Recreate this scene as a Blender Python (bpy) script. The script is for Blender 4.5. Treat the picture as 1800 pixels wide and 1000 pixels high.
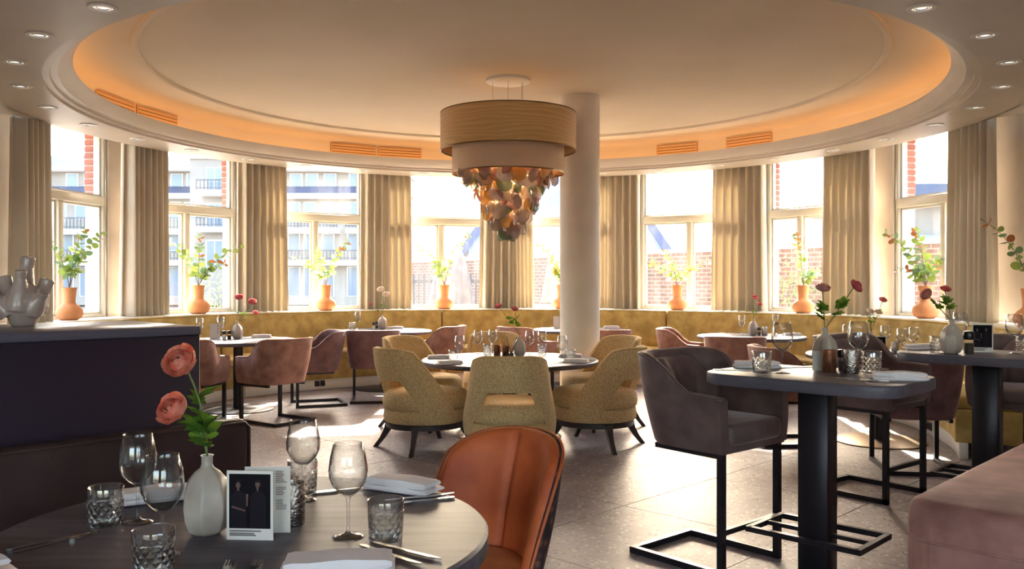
import bpy, math, random
from mathutils import Vector, Matrix
random.seed(7)
PI = math.pi
R_ = math.radians
for o in list(bpy.data.objects): bpy.data.objects.remove(o)
scn = bpy.context.scene
COL = scn.collection

# ---------------------------------------------------------------- camera, sky, sun, exposure
cam_d = bpy.data.cameras.new('camera'); cam_d.sensor_width = 36; cam_d.lens = 30.5
cam_d.shift_y = -3/1800; cam_d.clip_start = .05; cam_d.clip_end = 500
cam = bpy.data.objects.new('camera', cam_d); COL.objects.link(cam)
cam.location = (0, 0, 1.49); cam.rotation_euler = (PI/2, 0, 0)
scn.camera = cam

SUN_EL, SUN_AZ = R_(28.5), R_(6.5)          # azimuth measured from +Y towards +X
w = bpy.data.worlds.new('sky'); scn.world = w; w.use_nodes = True
nt = w.node_tree; nt.nodes.clear()
wo = nt.nodes.new('ShaderNodeOutputWorld'); bg = nt.nodes.new('ShaderNodeBackground')
sky = nt.nodes.new('ShaderNodeTexSky'); sky.sky_type = 'NISHITA'; sky.sun_disc = False
sky.sun_elevation = SUN_EL; sky.sun_rotation = SUN_AZ
sky.air_density = 1.0; sky.dust_density = 3.5; sky.ozone_density = 1.0
tint = nt.nodes.new('ShaderNodeMix'); tint.data_type = 'RGBA'; tint.blend_type = 'MULTIPLY'; tint.inputs[0].default_value = 1; tint.inputs[7].default_value = (1, .965, .90, 1)   # warm haze
nt.links.new(sky.outputs[0], tint.inputs[6]); nt.links.new(tint.outputs[2], bg.inputs[0]); nt.links.new(bg.outputs[0], wo.inputs[0])
bg.inputs[1].default_value = 0.75
sd = bpy.data.lights.new('sun', 'SUN'); sd.energy = 9; sd.angle = R_(.6); sd.color = (1, .90, .74)
sun = bpy.data.objects.new('sun', sd); COL.objects.link(sun)
sdir = Vector((math.sin(SUN_AZ)*math.cos(SUN_EL), math.cos(SUN_AZ)*math.cos(SUN_EL), math.sin(SUN_EL)))
sun.rotation_euler = sdir.to_track_quat('Z', 'Y').to_euler(); sun.location = sdir*60
vs = scn.view_settings
vs.view_transform = 'Standard'; vs.look = 'None'; vs.gamma = 1; vs.use_curve_mapping = False
vs.exposure = 1.95

# ---------------------------------------------------------------- materials
def S(r, g, b):
    f = lambda c: (c/255/12.92) if c/255 <= .04045 else ((c/255+.055)/1.055)**2.4
    return (f(r), f(g), f(b), 1)
def mix2(a, b, t): return tuple(a[i]*(1-t)+b[i]*t for i in range(4))
class NB:
    def __init__(s, name):
        s.m = bpy.data.materials.new(name); s.m.use_nodes = True; s.t = s.m.node_tree; s.t.nodes.clear()
        s.out = s.n('ShaderNodeOutputMaterial')
    def n(s, ty, **kw):
        nd = s.t.nodes.new(ty)
        for k, v in kw.items():
            if k in nd.inputs: nd.inputs[k].default_value = v
            else: setattr(nd, k, v)
        return nd
    def l(s, a, b): s.t.links.new(a, b)
def principled(name, col, rough=.5, metal=0, sheen=0, spec=.5, var=None, vscale=4, vdet=3, vlo=.35, vhi=.65, bump=0, bscale=80, coat=0, coords='Object', stretch=(1,1,1), sheen_col=None, subsurf=0, rand=0):
    b = NB(name); p = b.n('ShaderNodeBsdfPrincipled')
    p.inputs['Base Color'].default_value = col; p.inputs['Roughness'].default_value = rough
    p.inputs['Metallic'].default_value = metal; p.inputs['Specular IOR Level'].default_value = spec
    p.inputs['Sheen Weight'].default_value = sheen; p.inputs['Coat Weight'].default_value = coat
    if sheen: p.inputs['Sheen Roughness'].default_value = .35
    if sheen_col: p.inputs['Sheen Tint'].default_value = sheen_col
    tc = b.n('ShaderNodeTexCoord'); mp = b.n('ShaderNodeMapping'); mp.inputs['Scale'].default_value = stretch
    b.l(tc.outputs[coords], mp.inputs[0])
    if var:
        nz = b.n('ShaderNodeTexNoise', Scale=vscale, Detail=vdet); b.l(mp.outputs[0], nz.inputs['Vector'])
        rp = b.n('ShaderNodeValToRGB'); e = rp.color_ramp.elements
        e[0].position = vlo; e[1].position = vhi; e[0].color = col; e[1].color = var
        b.l(nz.outputs['Fac'], rp.inputs[0]); cout = rp.outputs[0]
        if rand:
            oi = b.n('ShaderNodeObjectInfo'); hs = b.n('ShaderNodeHueSaturation'); ma = b.n('ShaderNodeMapRange')
            ma.inputs['To Min'].default_value = 1-rand; ma.inputs['To Max'].default_value = 1+rand
            b.l(oi.outputs['Random'], ma.inputs[0]); b.l(ma.outputs[0], hs.inputs['Value']); b.l(cout, hs.inputs['Color']); cout = hs.outputs[0]
        b.l(cout, p.inputs['Base Color'])
    if bump:
        n2 = b.n('ShaderNodeTexNoise', Scale=bscale, Detail=4); b.l(mp.outputs[0], n2.inputs['Vector'])
        bp = b.n('ShaderNodeBump', Strength=bump, Distance=.01); b.l(n2.outputs['Fac'], bp.inputs['Height']); b.l(bp.outputs[0], p.inputs['Normal'])
    b.l(p.outputs[0], b.out.inputs[0]); return b.m
def glass(name, col=(1,1,1,1), rough=0, ior=1.45, cut=0):
    b = NB(name); g = b.n('ShaderNodeBsdfGlass', Roughness=rough, IOR=ior); g.inputs['Color'].default_value = col
    if cut:
        tc = b.n('ShaderNodeTexCoord'); 
        # crossed diagonal cuts around the cylinder, on the lower part only
        sp = b.n('ShaderNodeSeparateXYZ'); b.l(tc.outputs['Object'], sp.inputs[0])
        at = b.n('ShaderNodeMath', operation='ARCTAN2'); b.l(sp.outputs[1], at.inputs[0]); b.l(sp.outputs[0], at.inputs[1])
        hs = []
        for sg in (1, -1):
            m1 = b.n('ShaderNodeMath', operation='MULTIPLY'); m1.inputs[1].default_value = 130*sg; b.l(sp.outputs[2], m1.inputs[0])
            m2 = b.n('ShaderNodeMath', operation='MULTIPLY'); m2.inputs[1].default_value = 6; b.l(at.outputs[0], m2.inputs[0])
            ad = b.n('ShaderNodeMath', operation='ADD'); b.l(m1.outputs[0], ad.inputs[0]); b.l(m2.outputs[0], ad.inputs[1])
            sn = b.n('ShaderNodeMath', operation='SINE'); b.l(ad.outputs[0], sn.inputs[0])
            ab = b.n('ShaderNodeMath', operation='ABSOLUTE'); b.l(sn.outputs[0], ab.inputs[0]); hs.append(ab)
        mn = b.n('ShaderNodeMath', operation='MINIMUM'); b.l(hs[0].outputs[0], mn.inputs[0]); b.l(hs[1].outputs[0], mn.inputs[1])
        msk = b.n('ShaderNodeMapRange'); msk.inputs['From Min'].default_value = .062; msk.inputs['From Max'].default_value = .075
        msk.inputs['To Min'].default_value = 1; msk.inputs['To Max'].default_value = 0; b.l(sp.outputs[2], msk.inputs[0])
        ml = b.n('ShaderNodeMath', operation='MULTIPLY'); b.l(mn.outputs[0], ml.inputs[0]); b.l(msk.outputs[0], ml.inputs[1])
        bp = b.n('ShaderNodeBump', Strength=.9, Distance=.006); b.l(ml.outputs[0], bp.inputs['Height']); b.l(bp.outputs[0], g.inputs['Normal'])
    b.l(g.outputs[0], b.out.inputs[0]); return b.m
def schlick(b, f0, f1, pw):
    lw = b.n('ShaderNodeLayerWeight', Blend=.5); p_ = b.n('ShaderNodeMath', operation='POWER'); p_.inputs[1].default_value = pw; b.l(lw.outputs['Facing'], p_.inputs[0])
    m_ = b.n('ShaderNodeMath', operation='MULTIPLY_ADD'); m_.inputs[1].default_value = f1-f0; m_.inputs[2].default_value = f0; b.l(p_.outputs[0], m_.inputs[0])
    return m_
def thin_glass(name, ior=1.5, tint=(.975,.98,.98,1), cut=False):
    b = NB(name); t = b.n('ShaderNodeBsdfTransparent'); ed = schlick(b, 0, 1, 3.0); tm = b.n('ShaderNodeMix', data_type='RGBA'); b.l(ed.outputs[0], tm.inputs[0])
    tm.inputs[6].default_value = tint; tm.inputs[7].default_value = (.42, .43, .45, 1); b.l(tm.outputs[2], t.inputs[0])      # edges darkened in the tint, standing in for refraction
    g = b.n('ShaderNodeBsdfGlossy', Roughness=.02); fr = schlick(b, .14 if cut else .05, 1.0, 2.1)
    m = b.n('ShaderNodeMixShader'); b.l(fr.outputs[0], m.inputs[0]); b.l(t.outputs[0], m.inputs[1]); b.l(g.outputs[0], m.inputs[2])
    if cut:
        tc = b.n('ShaderNodeTexCoord'); sp = b.n('ShaderNodeSeparateXYZ'); b.l(tc.outputs['Object'], sp.inputs[0])
        at_ = b.n('ShaderNodeMath', operation='ARCTAN2'); b.l(sp.outputs[1], at_.inputs[0]); b.l(sp.outputs[0], at_.inputs[1]); hs = []
        for sg in (1, -1):
            m1 = b.n('ShaderNodeMath', operation='MULTIPLY'); m1.inputs[1].default_value = 120*sg; b.l(sp.outputs[2], m1.inputs[0])
            m2 = b.n('ShaderNodeMath', operation='MULTIPLY'); m2.inputs[1].default_value = 6; b.l(at_.outputs[0], m2.inputs[0])
            ad = b.n('ShaderNodeMath', operation='ADD'); b.l(m1.outputs[0], ad.inputs[0]); b.l(m2.outputs[0], ad.inputs[1])
            sn = b.n('ShaderNodeMath', operation='SINE'); b.l(ad.outputs[0], sn.inputs[0]); ab = b.n('ShaderNodeMath', operation='ABSOLUTE'); b.l(sn.outputs[0], ab.inputs[0]); hs.append(ab)
        mn = b.n('ShaderNodeMath', operation='MINIMUM'); b.l(hs[0].outputs[0], mn.inputs[0]); b.l(hs[1].outputs[0], mn.inputs[1])
        msk = b.n('ShaderNodeMapRange'); msk.inputs['From Min'].default_value = .068; msk.inputs['From Max'].default_value = .078; msk.inputs['To Min'].default_value = 1; msk.inputs['To Max'].default_value = 0; b.l(sp.outputs[2], msk.inputs[0])
        ml = b.n('ShaderNodeMath', operation='MULTIPLY'); b.l(mn.outputs[0], ml.inputs[0]); b.l(msk.outputs[0], ml.inputs[1])
        bp = b.n('ShaderNodeBump', Strength=1.0, Distance=.012); b.l(ml.outputs[0], bp.inputs['Height']); b.l(bp.outputs[0], g.inputs['Normal'])
        # ground facets: the cut lines scatter light like fine frosting
        df = b.n('ShaderNodeBsdfRefraction', Roughness=.12, IOR=1.25); df.inputs[0].default_value = (.97,.98,.98,1); b.l(bp.outputs[0], df.inputs['Normal'])
        lt = b.n('ShaderNodeMapRange'); lt.inputs['From Min'].default_value = .0; lt.inputs['From Max'].default_value = .35; lt.inputs['To Min'].default_value = .4; lt.inputs['To Max'].default_value = .1; b.l(mn.outputs[0], lt.inputs[0])
        fm = b.n('ShaderNodeMath', operation='MULTIPLY'); b.l(lt.outputs[0], fm.inputs[0]); b.l(msk.outputs[0], fm.inputs[1])
        m4 = b.n('ShaderNodeMixShader'); b.l(fm.outputs[0], m4.inputs[0]); b.l(t.outputs[0], m4.inputs[1]); b.l(df.outputs[0], m4.inputs[2]); b.l(m4.outputs[0], m.inputs[1])
    b.l(m.outputs[0], b.out.inputs[0]); return b.m
def pane_mat(name):
    b = NB(name); t = b.n('ShaderNodeBsdfTransparent'); g = b.n('ShaderNodeBsdfGlossy', Roughness=0.0); fr = schlick(b, .02, .5, 5)
    m = b.n('ShaderNodeMixShader'); b.l(fr.outputs[0], m.inputs[0]); b.l(t.outputs[0], m.inputs[1]); b.l(g.outputs[0], m.inputs[2])
    # thin film of dust on the pane
    tc = b.n('ShaderNodeTexCoord'); mp = b.n('ShaderNodeMapping'); mp.inputs['Scale'].default_value = (3, 3, .6); b.l(tc.outputs['Object'], mp.inputs[0])
    nz = b.n('ShaderNodeTexNoise', Scale=1.6, Detail=6); b.l(mp.outputs[0], nz.inputs['Vector'])
    mr = b.n('ShaderNodeMapRange'); mr.inputs['From Min'].default_value = .4; mr.inputs['From Max'].default_value = .8; mr.inputs['To Min'].default_value = .004; mr.inputs['To Max'].default_value = .022
    b.l(nz.outputs['Fac'], mr.inputs[0])
    tl = b.n('ShaderNodeBsdfTranslucent'); tl.inputs[0].default_value = (.95, .93, .9, 1)
    m2 = b.n('ShaderNodeMixShader'); b.l(mr.outputs[0], m2.inputs[0]); b.l(m.outputs[0], m2.inputs[1]); b.l(tl.outputs[0], m2.inputs[2])
    b.l(m2.outputs[0], b.out.inputs[0]); return b.m
def translucent(name, col, tcol, fac, var=None, bump=0, bscale=300, rough=.8):
    b = NB(name); d = b.n('ShaderNodeBsdfPrincipled'); d.inputs['Base Color'].default_value = col; d.inputs['Roughness'].default_value = rough
    d.inputs['Specular IOR Level'].default_value = .2
    t = b.n('ShaderNodeBsdfTranslucent'); t.inputs[0].default_value = tcol
    m = b.n('ShaderNodeMixShader'); m.inputs[0].default_value = fac
    if var:
        tc = b.n('ShaderNodeTexCoord'); nz = b.n('ShaderNodeTexNoise', Scale=bscale, Detail=2); b.l(tc.outputs['Object'], nz.inputs['Vector'])
        mx = b.n('ShaderNodeMix', data_type='RGBA'); mx.inputs['A'].default_value = col; mx.inputs['B'].default_value = var
        mx.inputs[6].default_value = col; mx.inputs[7].default_value = var
        b.l(nz.outputs['Fac'], mx.inputs[0]); b.l(mx.outputs[2], d.inputs['Base Color'])
    b.l(d.outputs[0], m.inputs[1]); b.l(t.outputs[0], m.inputs[2]); b.l(m.outputs[0], b.out.inputs[0]); return b.m
def emis(name, col, st):
    b = NB(name); e = b.n('ShaderNodeEmission', Strength=st); e.inputs[0].default_value = col; b.l(e.outputs[0], b.out.inputs[0]); return b.m
def terrazzo(name):
    b = NB(name); p = b.n('ShaderNodeBsdfPrincipled', Roughness=.42); p.inputs['Specular IOR Level'].default_value = .5
    ge = b.n('ShaderNodeNewGeometry')
    v = b.n('ShaderNodeTexVoronoi', Scale=38); wn = b.n('ShaderNodeTexNoise', Scale=42, Detail=2); b.l(ge.outputs['Position'], wn.inputs['Vector'])
    wv = b.n('ShaderNodeVectorMath', operation='MULTIPLY_ADD'); wv.inputs[1].default_value = (.035,.035,.035); b.l(wn.outputs['Color'], wv.inputs[0]); b.l(ge.outputs['Position'], wv.inputs[2]); b.l(wv.outputs[0], v.inputs['Vector'])
    nz = b.n('ShaderNodeTexNoise', Scale=3, Detail=4); b.l(ge.outputs['Position'], nz.inputs['Vector'])
    r1 = b.n('ShaderNodeValToRGB'); e = r1.color_ramp.elements; e[0].position = .35; e[0].color = S(134,124,126); e[1].position = .65; e[1].color = S(148,139,140)
    b.l(nz.outputs['Fac'], r1.inputs[0])
    # chips: cells picked by their random colour, only near the cell centre
    sp = b.n('ShaderNodeSeparateColor'); b.l(v.outputs['Color'], sp.inputs[0])
    c1 = b.n('ShaderNodeMath', operation='GREATER_THAN'); c1.inputs[1].default_value = .6; b.l(sp.outputs[0], c1.inputs[0])
    c2 = b.n('ShaderNodeMath', operation='LESS_THAN'); c2.inputs[1].default_value = .42; b.l(v.outputs['Distance'], c2.inputs[0])
    cm = b.n('ShaderNodeMath', operation='MULTIPLY'); b.l(c1.outputs[0], cm.inputs[0]); b.l(c2.outputs[0], cm.inputs[1])
    cr = b.n('ShaderNodeValToRGB'); e = cr.color_ramp.elements; e[0].position = .3; e[0].color = S(104,93,92); e[1].position = .6; e[1].color = S(180,172,168)
    b.l(sp.outputs[1], cr.inputs[0])
    mx = b.n('ShaderNodeMix', data_type='RGBA'); b.l(cm.outputs[0], mx.inputs[0]); b.l(r1.outputs[0], mx.inputs[6]); b.l(cr.outputs[0], mx.inputs[7])
    b.l(mx.outputs[2], p.inputs['Base Color'])
    n2 = b.n('ShaderNodeTexNoise', Scale=16, Detail=3); b.l(ge.outputs['Position'], n2.inputs['Vector'])
    mr = b.n('ShaderNodeMapRange'); mr.inputs['To Min'].default_value = .42; mr.inputs['To Max'].default_value = .62; b.l(n2.outputs['Fac'], mr.inputs[0]); b.l(mr.outputs[0], p.inputs['Roughness'])
    bp = b.n('ShaderNodeBump', Strength=.25, Distance=.003); b.l(cm.outputs[0], bp.inputs['Height']); b.l(bp.outputs[0], p.inputs['Normal'])
    b.l(p.outputs[0], b.out.inputs[0]); return b.m
def wood(name, c1, c2, scale=(3, 26, 26), rough=.38, bump=.06):
    b = NB(name); p = b.n('ShaderNodeBsdfPrincipled', Roughness=rough); p.inputs['Specular IOR Level'].default_value = .32
    tc = b.n('ShaderNodeTexCoord'); mp = b.n('ShaderNodeMapping'); mp.inputs['Scale'].default_value = scale; mp.inputs['Rotation'].default_value = (0, 0, R_(35)); b.l(tc.outputs['Object'], mp.inputs[0])
    nz = b.n('ShaderNodeTexNoise', Scale=1.0, Detail=7, Distortion=.35); nz.inputs['Roughness'].default_value = .65; b.l(mp.outputs[0], nz.inputs['Vector'])
    n2 = b.n('ShaderNodeTexNoise', Scale=.25, Detail=2, Distortion=1.2); b.l(mp.outputs[0], n2.inputs['Vector'])
    ad = b.n('ShaderNodeMath', operation='MULTIPLY_ADD'); ad.inputs[1].default_value = .45; b.l(n2.outputs['Fac'], ad.inputs[0]); 
    hf = b.n('ShaderNodeMath', operation='MULTIPLY'); hf.inputs[1].default_value = .55; b.l(nz.outputs['Fac'], hf.inputs[0]); b.l(hf.outputs[0], ad.inputs[2])
    rp = b.n('ShaderNodeValToRGB'); e = rp.color_ramp.elements; e[0].position = .38; e[0].color = c1; e[1].position = .62; e[1].color = c2
    b.l(ad.outputs[0], rp.inputs[0]); b.l(rp.outputs[0], p.inputs['Base Color'])
    bp = b.n('ShaderNodeBump', Strength=bump, Distance=.002); b.l(nz.outputs['Fac'], bp.inputs['Height']); b.l(bp.outputs[0], p.inputs['Normal'])
    b.l(p.outputs[0], b.out.inputs[0]); return b.m
def brickmat(name, ca, cb, mortar, scale=1):
    b = NB(name); p = b.n('ShaderNodeBsdfPrincipled', Roughness=.9)
    tc = b.n('ShaderNodeTexCoord'); br = b.n('ShaderNodeTexBrick', Scale=scale); br.inputs['Color1'].default_value = ca; br.inputs['Color2'].default_value = cb
    br.inputs['Mortar'].default_value = mortar; br.inputs['Mortar Size'].default_value = .012; br.inputs['Brick Width'].default_value = .24; br.inputs['Row Height'].default_value = .085
    b.l(tc.outputs['UV'], br.inputs['Vector']); b.l(br.outputs['Color'], p.inputs['Base Color'])
    bp = b.n('ShaderNodeBump', Strength=.5, Distance=.01, invert=True); b.l(br.outputs['Fac'], bp.inputs['Height']); b.l(bp.outputs[0], p.inputs['Normal'])
    b.l(p.outputs[0], b.out.inputs[0]); return b.m
def shade_mat(name, c1, c2, tcol):
    # pleated gold fabric with faint wavy colour bands, lets some lamp light through
    b = NB(name); p = b.n('ShaderNodeBsdfPrincipled', Roughness=.45); p.inputs['Sheen Weight'].default_value = .3
    tc = b.n('ShaderNodeTexCoord'); mp = b.n('ShaderNodeMapping'); mp.inputs['Scale'].default_value = (2.2, 2.2, 7); b.l(tc.outputs['Object'], mp.inputs[0])
    wv = b.n('ShaderNodeTexWave', Scale=1.1, Distortion=9, Detail=1.0); wv.bands_direction = 'Z'; b.l(mp.outputs[0], wv.inputs['Vector'])
    nz = b.n('ShaderNodeTexNoise', Scale=2.2, Detail=1); b.l(tc.outputs['Object'], nz.inputs['Vector'])
    ml = b.n('ShaderNodeMath', operation='MULTIPLY'); b.l(wv.outputs['Fac'], ml.inputs[0]); b.l(nz.outputs['Fac'], ml.inputs[1])
    rp = b.n('ShaderNodeValToRGB'); e = rp.color_ramp.elements; e[0].position = .2; e[0].color = c1; e[1].position = .55; e[1].color = c2
    b.l(ml.outputs[0], rp.inputs[0]); b.l(rp.outputs[0], p.inputs['Base Color'])
    t = b.n('ShaderNodeBsdfTranslucent'); t.inputs[0].default_value = tcol; m = b.n('ShaderNodeMixShader'); m.inputs[0].default_value = .15
    b.l(p.outputs[0], m.inputs[1]); b.l(t.outputs[0], m.inputs[2]); b.l(m.outputs[0], b.out.inputs[0]); return b.m
def petal_mat(name, c1, c2):
    b = NB(name); p = b.n('ShaderNodeBsdfPrincipled', Roughness=.7); tc = b.n('ShaderNodeTexCoord')
    nz = b.n('ShaderNodeTexNoise', Scale=28, Detail=2); b.l(tc.outputs['Object'], nz.inputs['Vector'])
    rp = b.n('ShaderNodeValToRGB'); e = rp.color_ramp.elements; e[0].position = .35; e[0].color = c1; e[1].position = .65; e[1].color = c2
    b.l(nz.outputs['Fac'], rp.inputs[0]); b.l(rp.outputs[0], p.inputs['Base Color'])
    t = b.n('ShaderNodeBsdfTranslucent'); b.l(rp.outputs[0], t.inputs[0]); m = b.n('ShaderNodeMixShader'); m.inputs[0].default_value = .35
    b.l(p.outputs[0], m.inputs[1]); b.l(t.outputs[0], m.inputs[2]); b.l(m.outputs[0], b.out.inputs[0]); return b.m
def floral(name):
    b = NB(name); p = b.n('ShaderNodeBsdfPrincipled', Roughness=.75); tc = b.n('ShaderNodeTexCoord')
    v = b.n('ShaderNodeTexVoronoi', Scale=22); b.l(tc.outputs['Object'], v.inputs['Vector'])
    rp = b.n('ShaderNodeValToRGB'); e = rp.color_ramp.elements; e[0].position = .1; e[0].color = S(120,80,55); e[1].position = .55; e[1].color = S(34,20,24)
    x = rp.color_ramp.elements.new(.3); x.color = S(70,40,38)
    b.l(v.outputs['Distance'], rp.inputs[0]); b.l(rp.outputs[0], p.inputs['Base Color']); b.l(p.outputs[0], b.out.inputs[0]); return b.m

M = dict(
 plaster=principled('wall_plaster', S(214,202,190), .85, var=S(204,192,180), vscale=2),
 ceil_out=principled('soffit_paint', S(208,198,184), .42, var=S(200,190,176), vscale=1.5, spec=.5),
 ceil_in=principled('dome_paint', S(228,212,186), .75, var=S(222,205,178), vscale=.8),
 white=principled('white_paint', S(228,224,214), .45),
 frame=principled('window_paint', S(214,210,196), .45),
 column=principled('column_plaster', S(222,212,200), .75, var=S(214,204,190), vscale=3),
 floor=terrazzo('terrazzo'), joint=principled('tile_joint', S(92,82,80), .8),
 gold=principled('gold_velvet', S(160,132,70), .7, sheen=.4, var=S(194,166,98), vscale=7, vdet=5, bump=.1, bscale=60, sheen_col=S(255,225,140)),
 boucle=principled('mustard_boucle', S(178,145,96), .9, sheen=.45, var=S(222,192,142), vscale=120, vdet=2, vlo=.4, vhi=.62, bump=.5, bscale=160, sheen_col=S(250,225,170)),
 rose=principled('rose_velvet', S(126,84,70), .65, sheen=.6, var=S(158,112,96), vscale=9, vdet=4, bump=.05, bscale=40, sheen_col=S(240,200,185)),
 mauve=principled('rose_velvet_shaded', S(98,68,70), .65, sheen=.55, var=S(124,90,90), vscale=9, vdet=4, bump=.05, bscale=40, sheen_col=S(230,195,195)),  # same velvet as rose, with shade put into the colour
 taupe=principled('taupe_velvet', S(82,62,62), .65, sheen=.5, var=S(104,82,80), vscale=8, vdet=4, bump=.05, bscale=40, sheen_col=S(225,200,200)),
 pink=principled('dusty_pink_velvet', S(128,82,74), .65, sheen=.35, var=S(168,118,106), vscale=6, vdet=5, bump=.08, bscale=30, sheen_col=S(240,205,195)),
 orange=principled('rust_velvet', S(172,74,34), .6, sheen=.5, var=S(200,98,50), vscale=6, vdet=4, sheen_col=S(255,180,120)),
 floral=floral('floral_fabric'),
 leather=principled('brown_leather', S(48,30,30), .48, var=S(60,40,38), vscale=5, bump=.12, bscale=90),
 counter=principled('aubergine_laminate', S(42,29,48), .5),
 countertop=principled('aubergine_top', S(96,92,108), .35),
 black=principled('black_metal', S(38,34,40), .38, metal=.4),
 darkwood=principled('dark_wood', S(52,42,42), .45),
 table=wood('smoked_oak', S(58,52,60), S(98,90,100), rough=.46),
 tabletop=wood('grey_oak', S(74,70,80), S(96,90,100), rough=.44),
 chrome=principled('chrome', S(215,212,210), .18, metal=1),
 steel=principled('cutlery_steel', S(205,200,196), .22, metal=1),
 tin=principled('hammered_tin', S(190,182,176), .22, metal=1, bump=.6, bscale=90),
 brass=principled('brass_disc', S(120,96,66), .4, metal=.8),
 linen=principled('napkin_linen', S(230,221,223), .9, bump=.1, bscale=400),
 curtain=translucent('curtain_linen', S(224,214,198), S(238,228,206), .17, var=S(210,200,182)),
 glass=thin_glass('clear_glass'), cut=thin_glass('cut_crystal', 1.6, cut=True), pane=pane_mat('window_pane'),
 terracotta=principled('terracotta', S(226,160,112), .75, var=S(214,146,98), vscale=5),
 ceramic=principled('ribbed_ceramic', S(184,172,160), .3, var=S(160,146,136), vscale=8, bump=.1, bscale=60),
 ceramic_grey=principled('glazed_grey_ceramic', S(184,166,160), .25, var=S(166,148,142), vscale=6, coat=.3),
 euc_g=translucent('eucalyptus_green', S(110,136,82), S(170,190,90), .4, rough=.5),
 euc_b=translucent('eucalyptus_blue', S(92,122,104), S(140,170,110), .35, rough=.5),
 euc_r=translucent('eucalyptus_red', S(142,98,66), S(190,120,70), .35, rough=.5),
 stem=principled('stem_green', S(94,112,56), .6), twig=principled('twig_brown', S(120,98,70), .7),
 leafg=translucent('flower_leaf', S(72,112,44), S(140,180,60), .35, rough=.5),
 petal_o=petal_mat('coral_petal', S(230,112,88), S(250,186,162)), petal_p=petal_mat('pink_petal', S(206,84,96), S(234,150,150)),
 petal_w=petal_mat('cream_petal', S(238,214,196), S(250,238,220)), petal_d=petal_mat('crimson_petal', S(180,58,72), S(216,108,112)),
 petal_m=petal_mat('mauve_petal', S(192,122,114), S(216,160,150)),
 flower_eye=principled('flower_eye', S(40,26,24), .8),
 card=principled('white_card', S(222,214,206), .6), photo=principled('photo_print', S(16,11,18), .75, spec=.15), ink=principled('print_ink', S(110,102,102), .7),
 skin=principled('photo_skin_print', S(92,64,58), .7), clothprint=principled('photo_cloth_print', S(30,24,32), .75, spec=.15), blackp=principled('black_plastic', S(20,18,22), .3), label=principled('bottle_label', S(196,186,176), .6),
 salt=principled('salt', S(226,222,216), .7), pepper=principled('pepper', S(58,44,36), .8),
 candle=principled('copper_glaze', S(120,74,56), .22, metal=.75, var=S(168,116,86), vscale=30),
 shade_g=shade_mat('gold_shade', S(212,172,112), S(228,192,130), S(230,186,110)),
 shade_c=principled('cream_shade', S(226,194,164), .8, sheen=.2, var=S(218,186,154), vscale=4),
 shade_in=principled('shade_lining', S(190,150,90), .7),
 bulb=emis('bulb_glow', (1, .72, .36, 1), 5), led=emis('cove_led', (1, .50, .19, 1), 2.1), down=emis('downlight_glow', (1, .92, .8, 1), .35),
 vent=principled('vent_paint', S(222,178,124), .6), ventgap=principled('vent_dark', S(70,42,24), .8),
 brick=principled('brick', S(168,98,78), .9, var=S(150,84,66), vscale=9, rand=.18), mortar=principled('mortar', S(196,182,168), .9),
 brickwall=brickmat('garden_brick', S(112,80,66), S(94,66,54), S(132,118,106)),
 facade=principled('facade_render', S(140,132,122), .85, var=S(130,122,112), vscale=.6), slate=principled('slate_roof', S(54,68,94), .6, var=S(46,60,84), vscale=1.5),
 glassdark=principled('far_window_glass', S(92,108,124), .15), rail=principled('railing_metal', S(60,62,70), .5),
 paving=principled('paving', S(140,130,120), .9, var=S(124,116,108), vscale=2),
 shrub=translucent('shrub_leaf', S(120,136,86), S(160,180,90), .3), trunk=principled('trunk', S(104,86,66), .9),
 parasol=principled('parasol_cloth', S(120,114,110), .9, var=S(104,98,96), vscale=6), planter=principled('planter', S(180,150,120), .8),
 bluewall=principled('pale_blue_render', S(124,140,158), .8), blueroof=principled('blue_roof', S(58,72,116), .6),
)
gl_cols = [('smoke', S(196,180,172)), ('amber', S(228,190,122)), ('sage', S(148,166,140)), ('mauve', S(196,160,156)), ('pearl', S(240,232,226))]
DISC = []
for n_, c_ in gl_cols:
    b = NB('art_glass_'+n_); p = b.n('ShaderNodeBsdfPrincipled', Roughness=.12); p.inputs['Base Color'].default_value = c_; p.inputs['Specular IOR Level'].default_value = .8
    p.inputs['Coat Weight'].default_value = .6
    t = b.n('ShaderNodeBsdfTranslucent'); t.inputs[0].default_value = c_; m = b.n('ShaderNodeMixShader'); m.inputs[0].default_value = .35
    tr = b.n('ShaderNodeBsdfTransparent'); tr.inputs[0].default_value = mix2(c_, (1,1,1,1), .5); m3 = b.n('ShaderNodeMixShader'); m3.inputs[0].default_value = .38
    b.l(p.outputs[0], m.inputs[1]); b.l(t.outputs[0], m.inputs[2]); b.l(m.outputs[0], m3.inputs[1]); b.l(tr.outputs[0], m3.inputs[2]); b.l(m3.outputs[0], b.out.inputs[0]); DISC.append(b.m)

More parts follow.
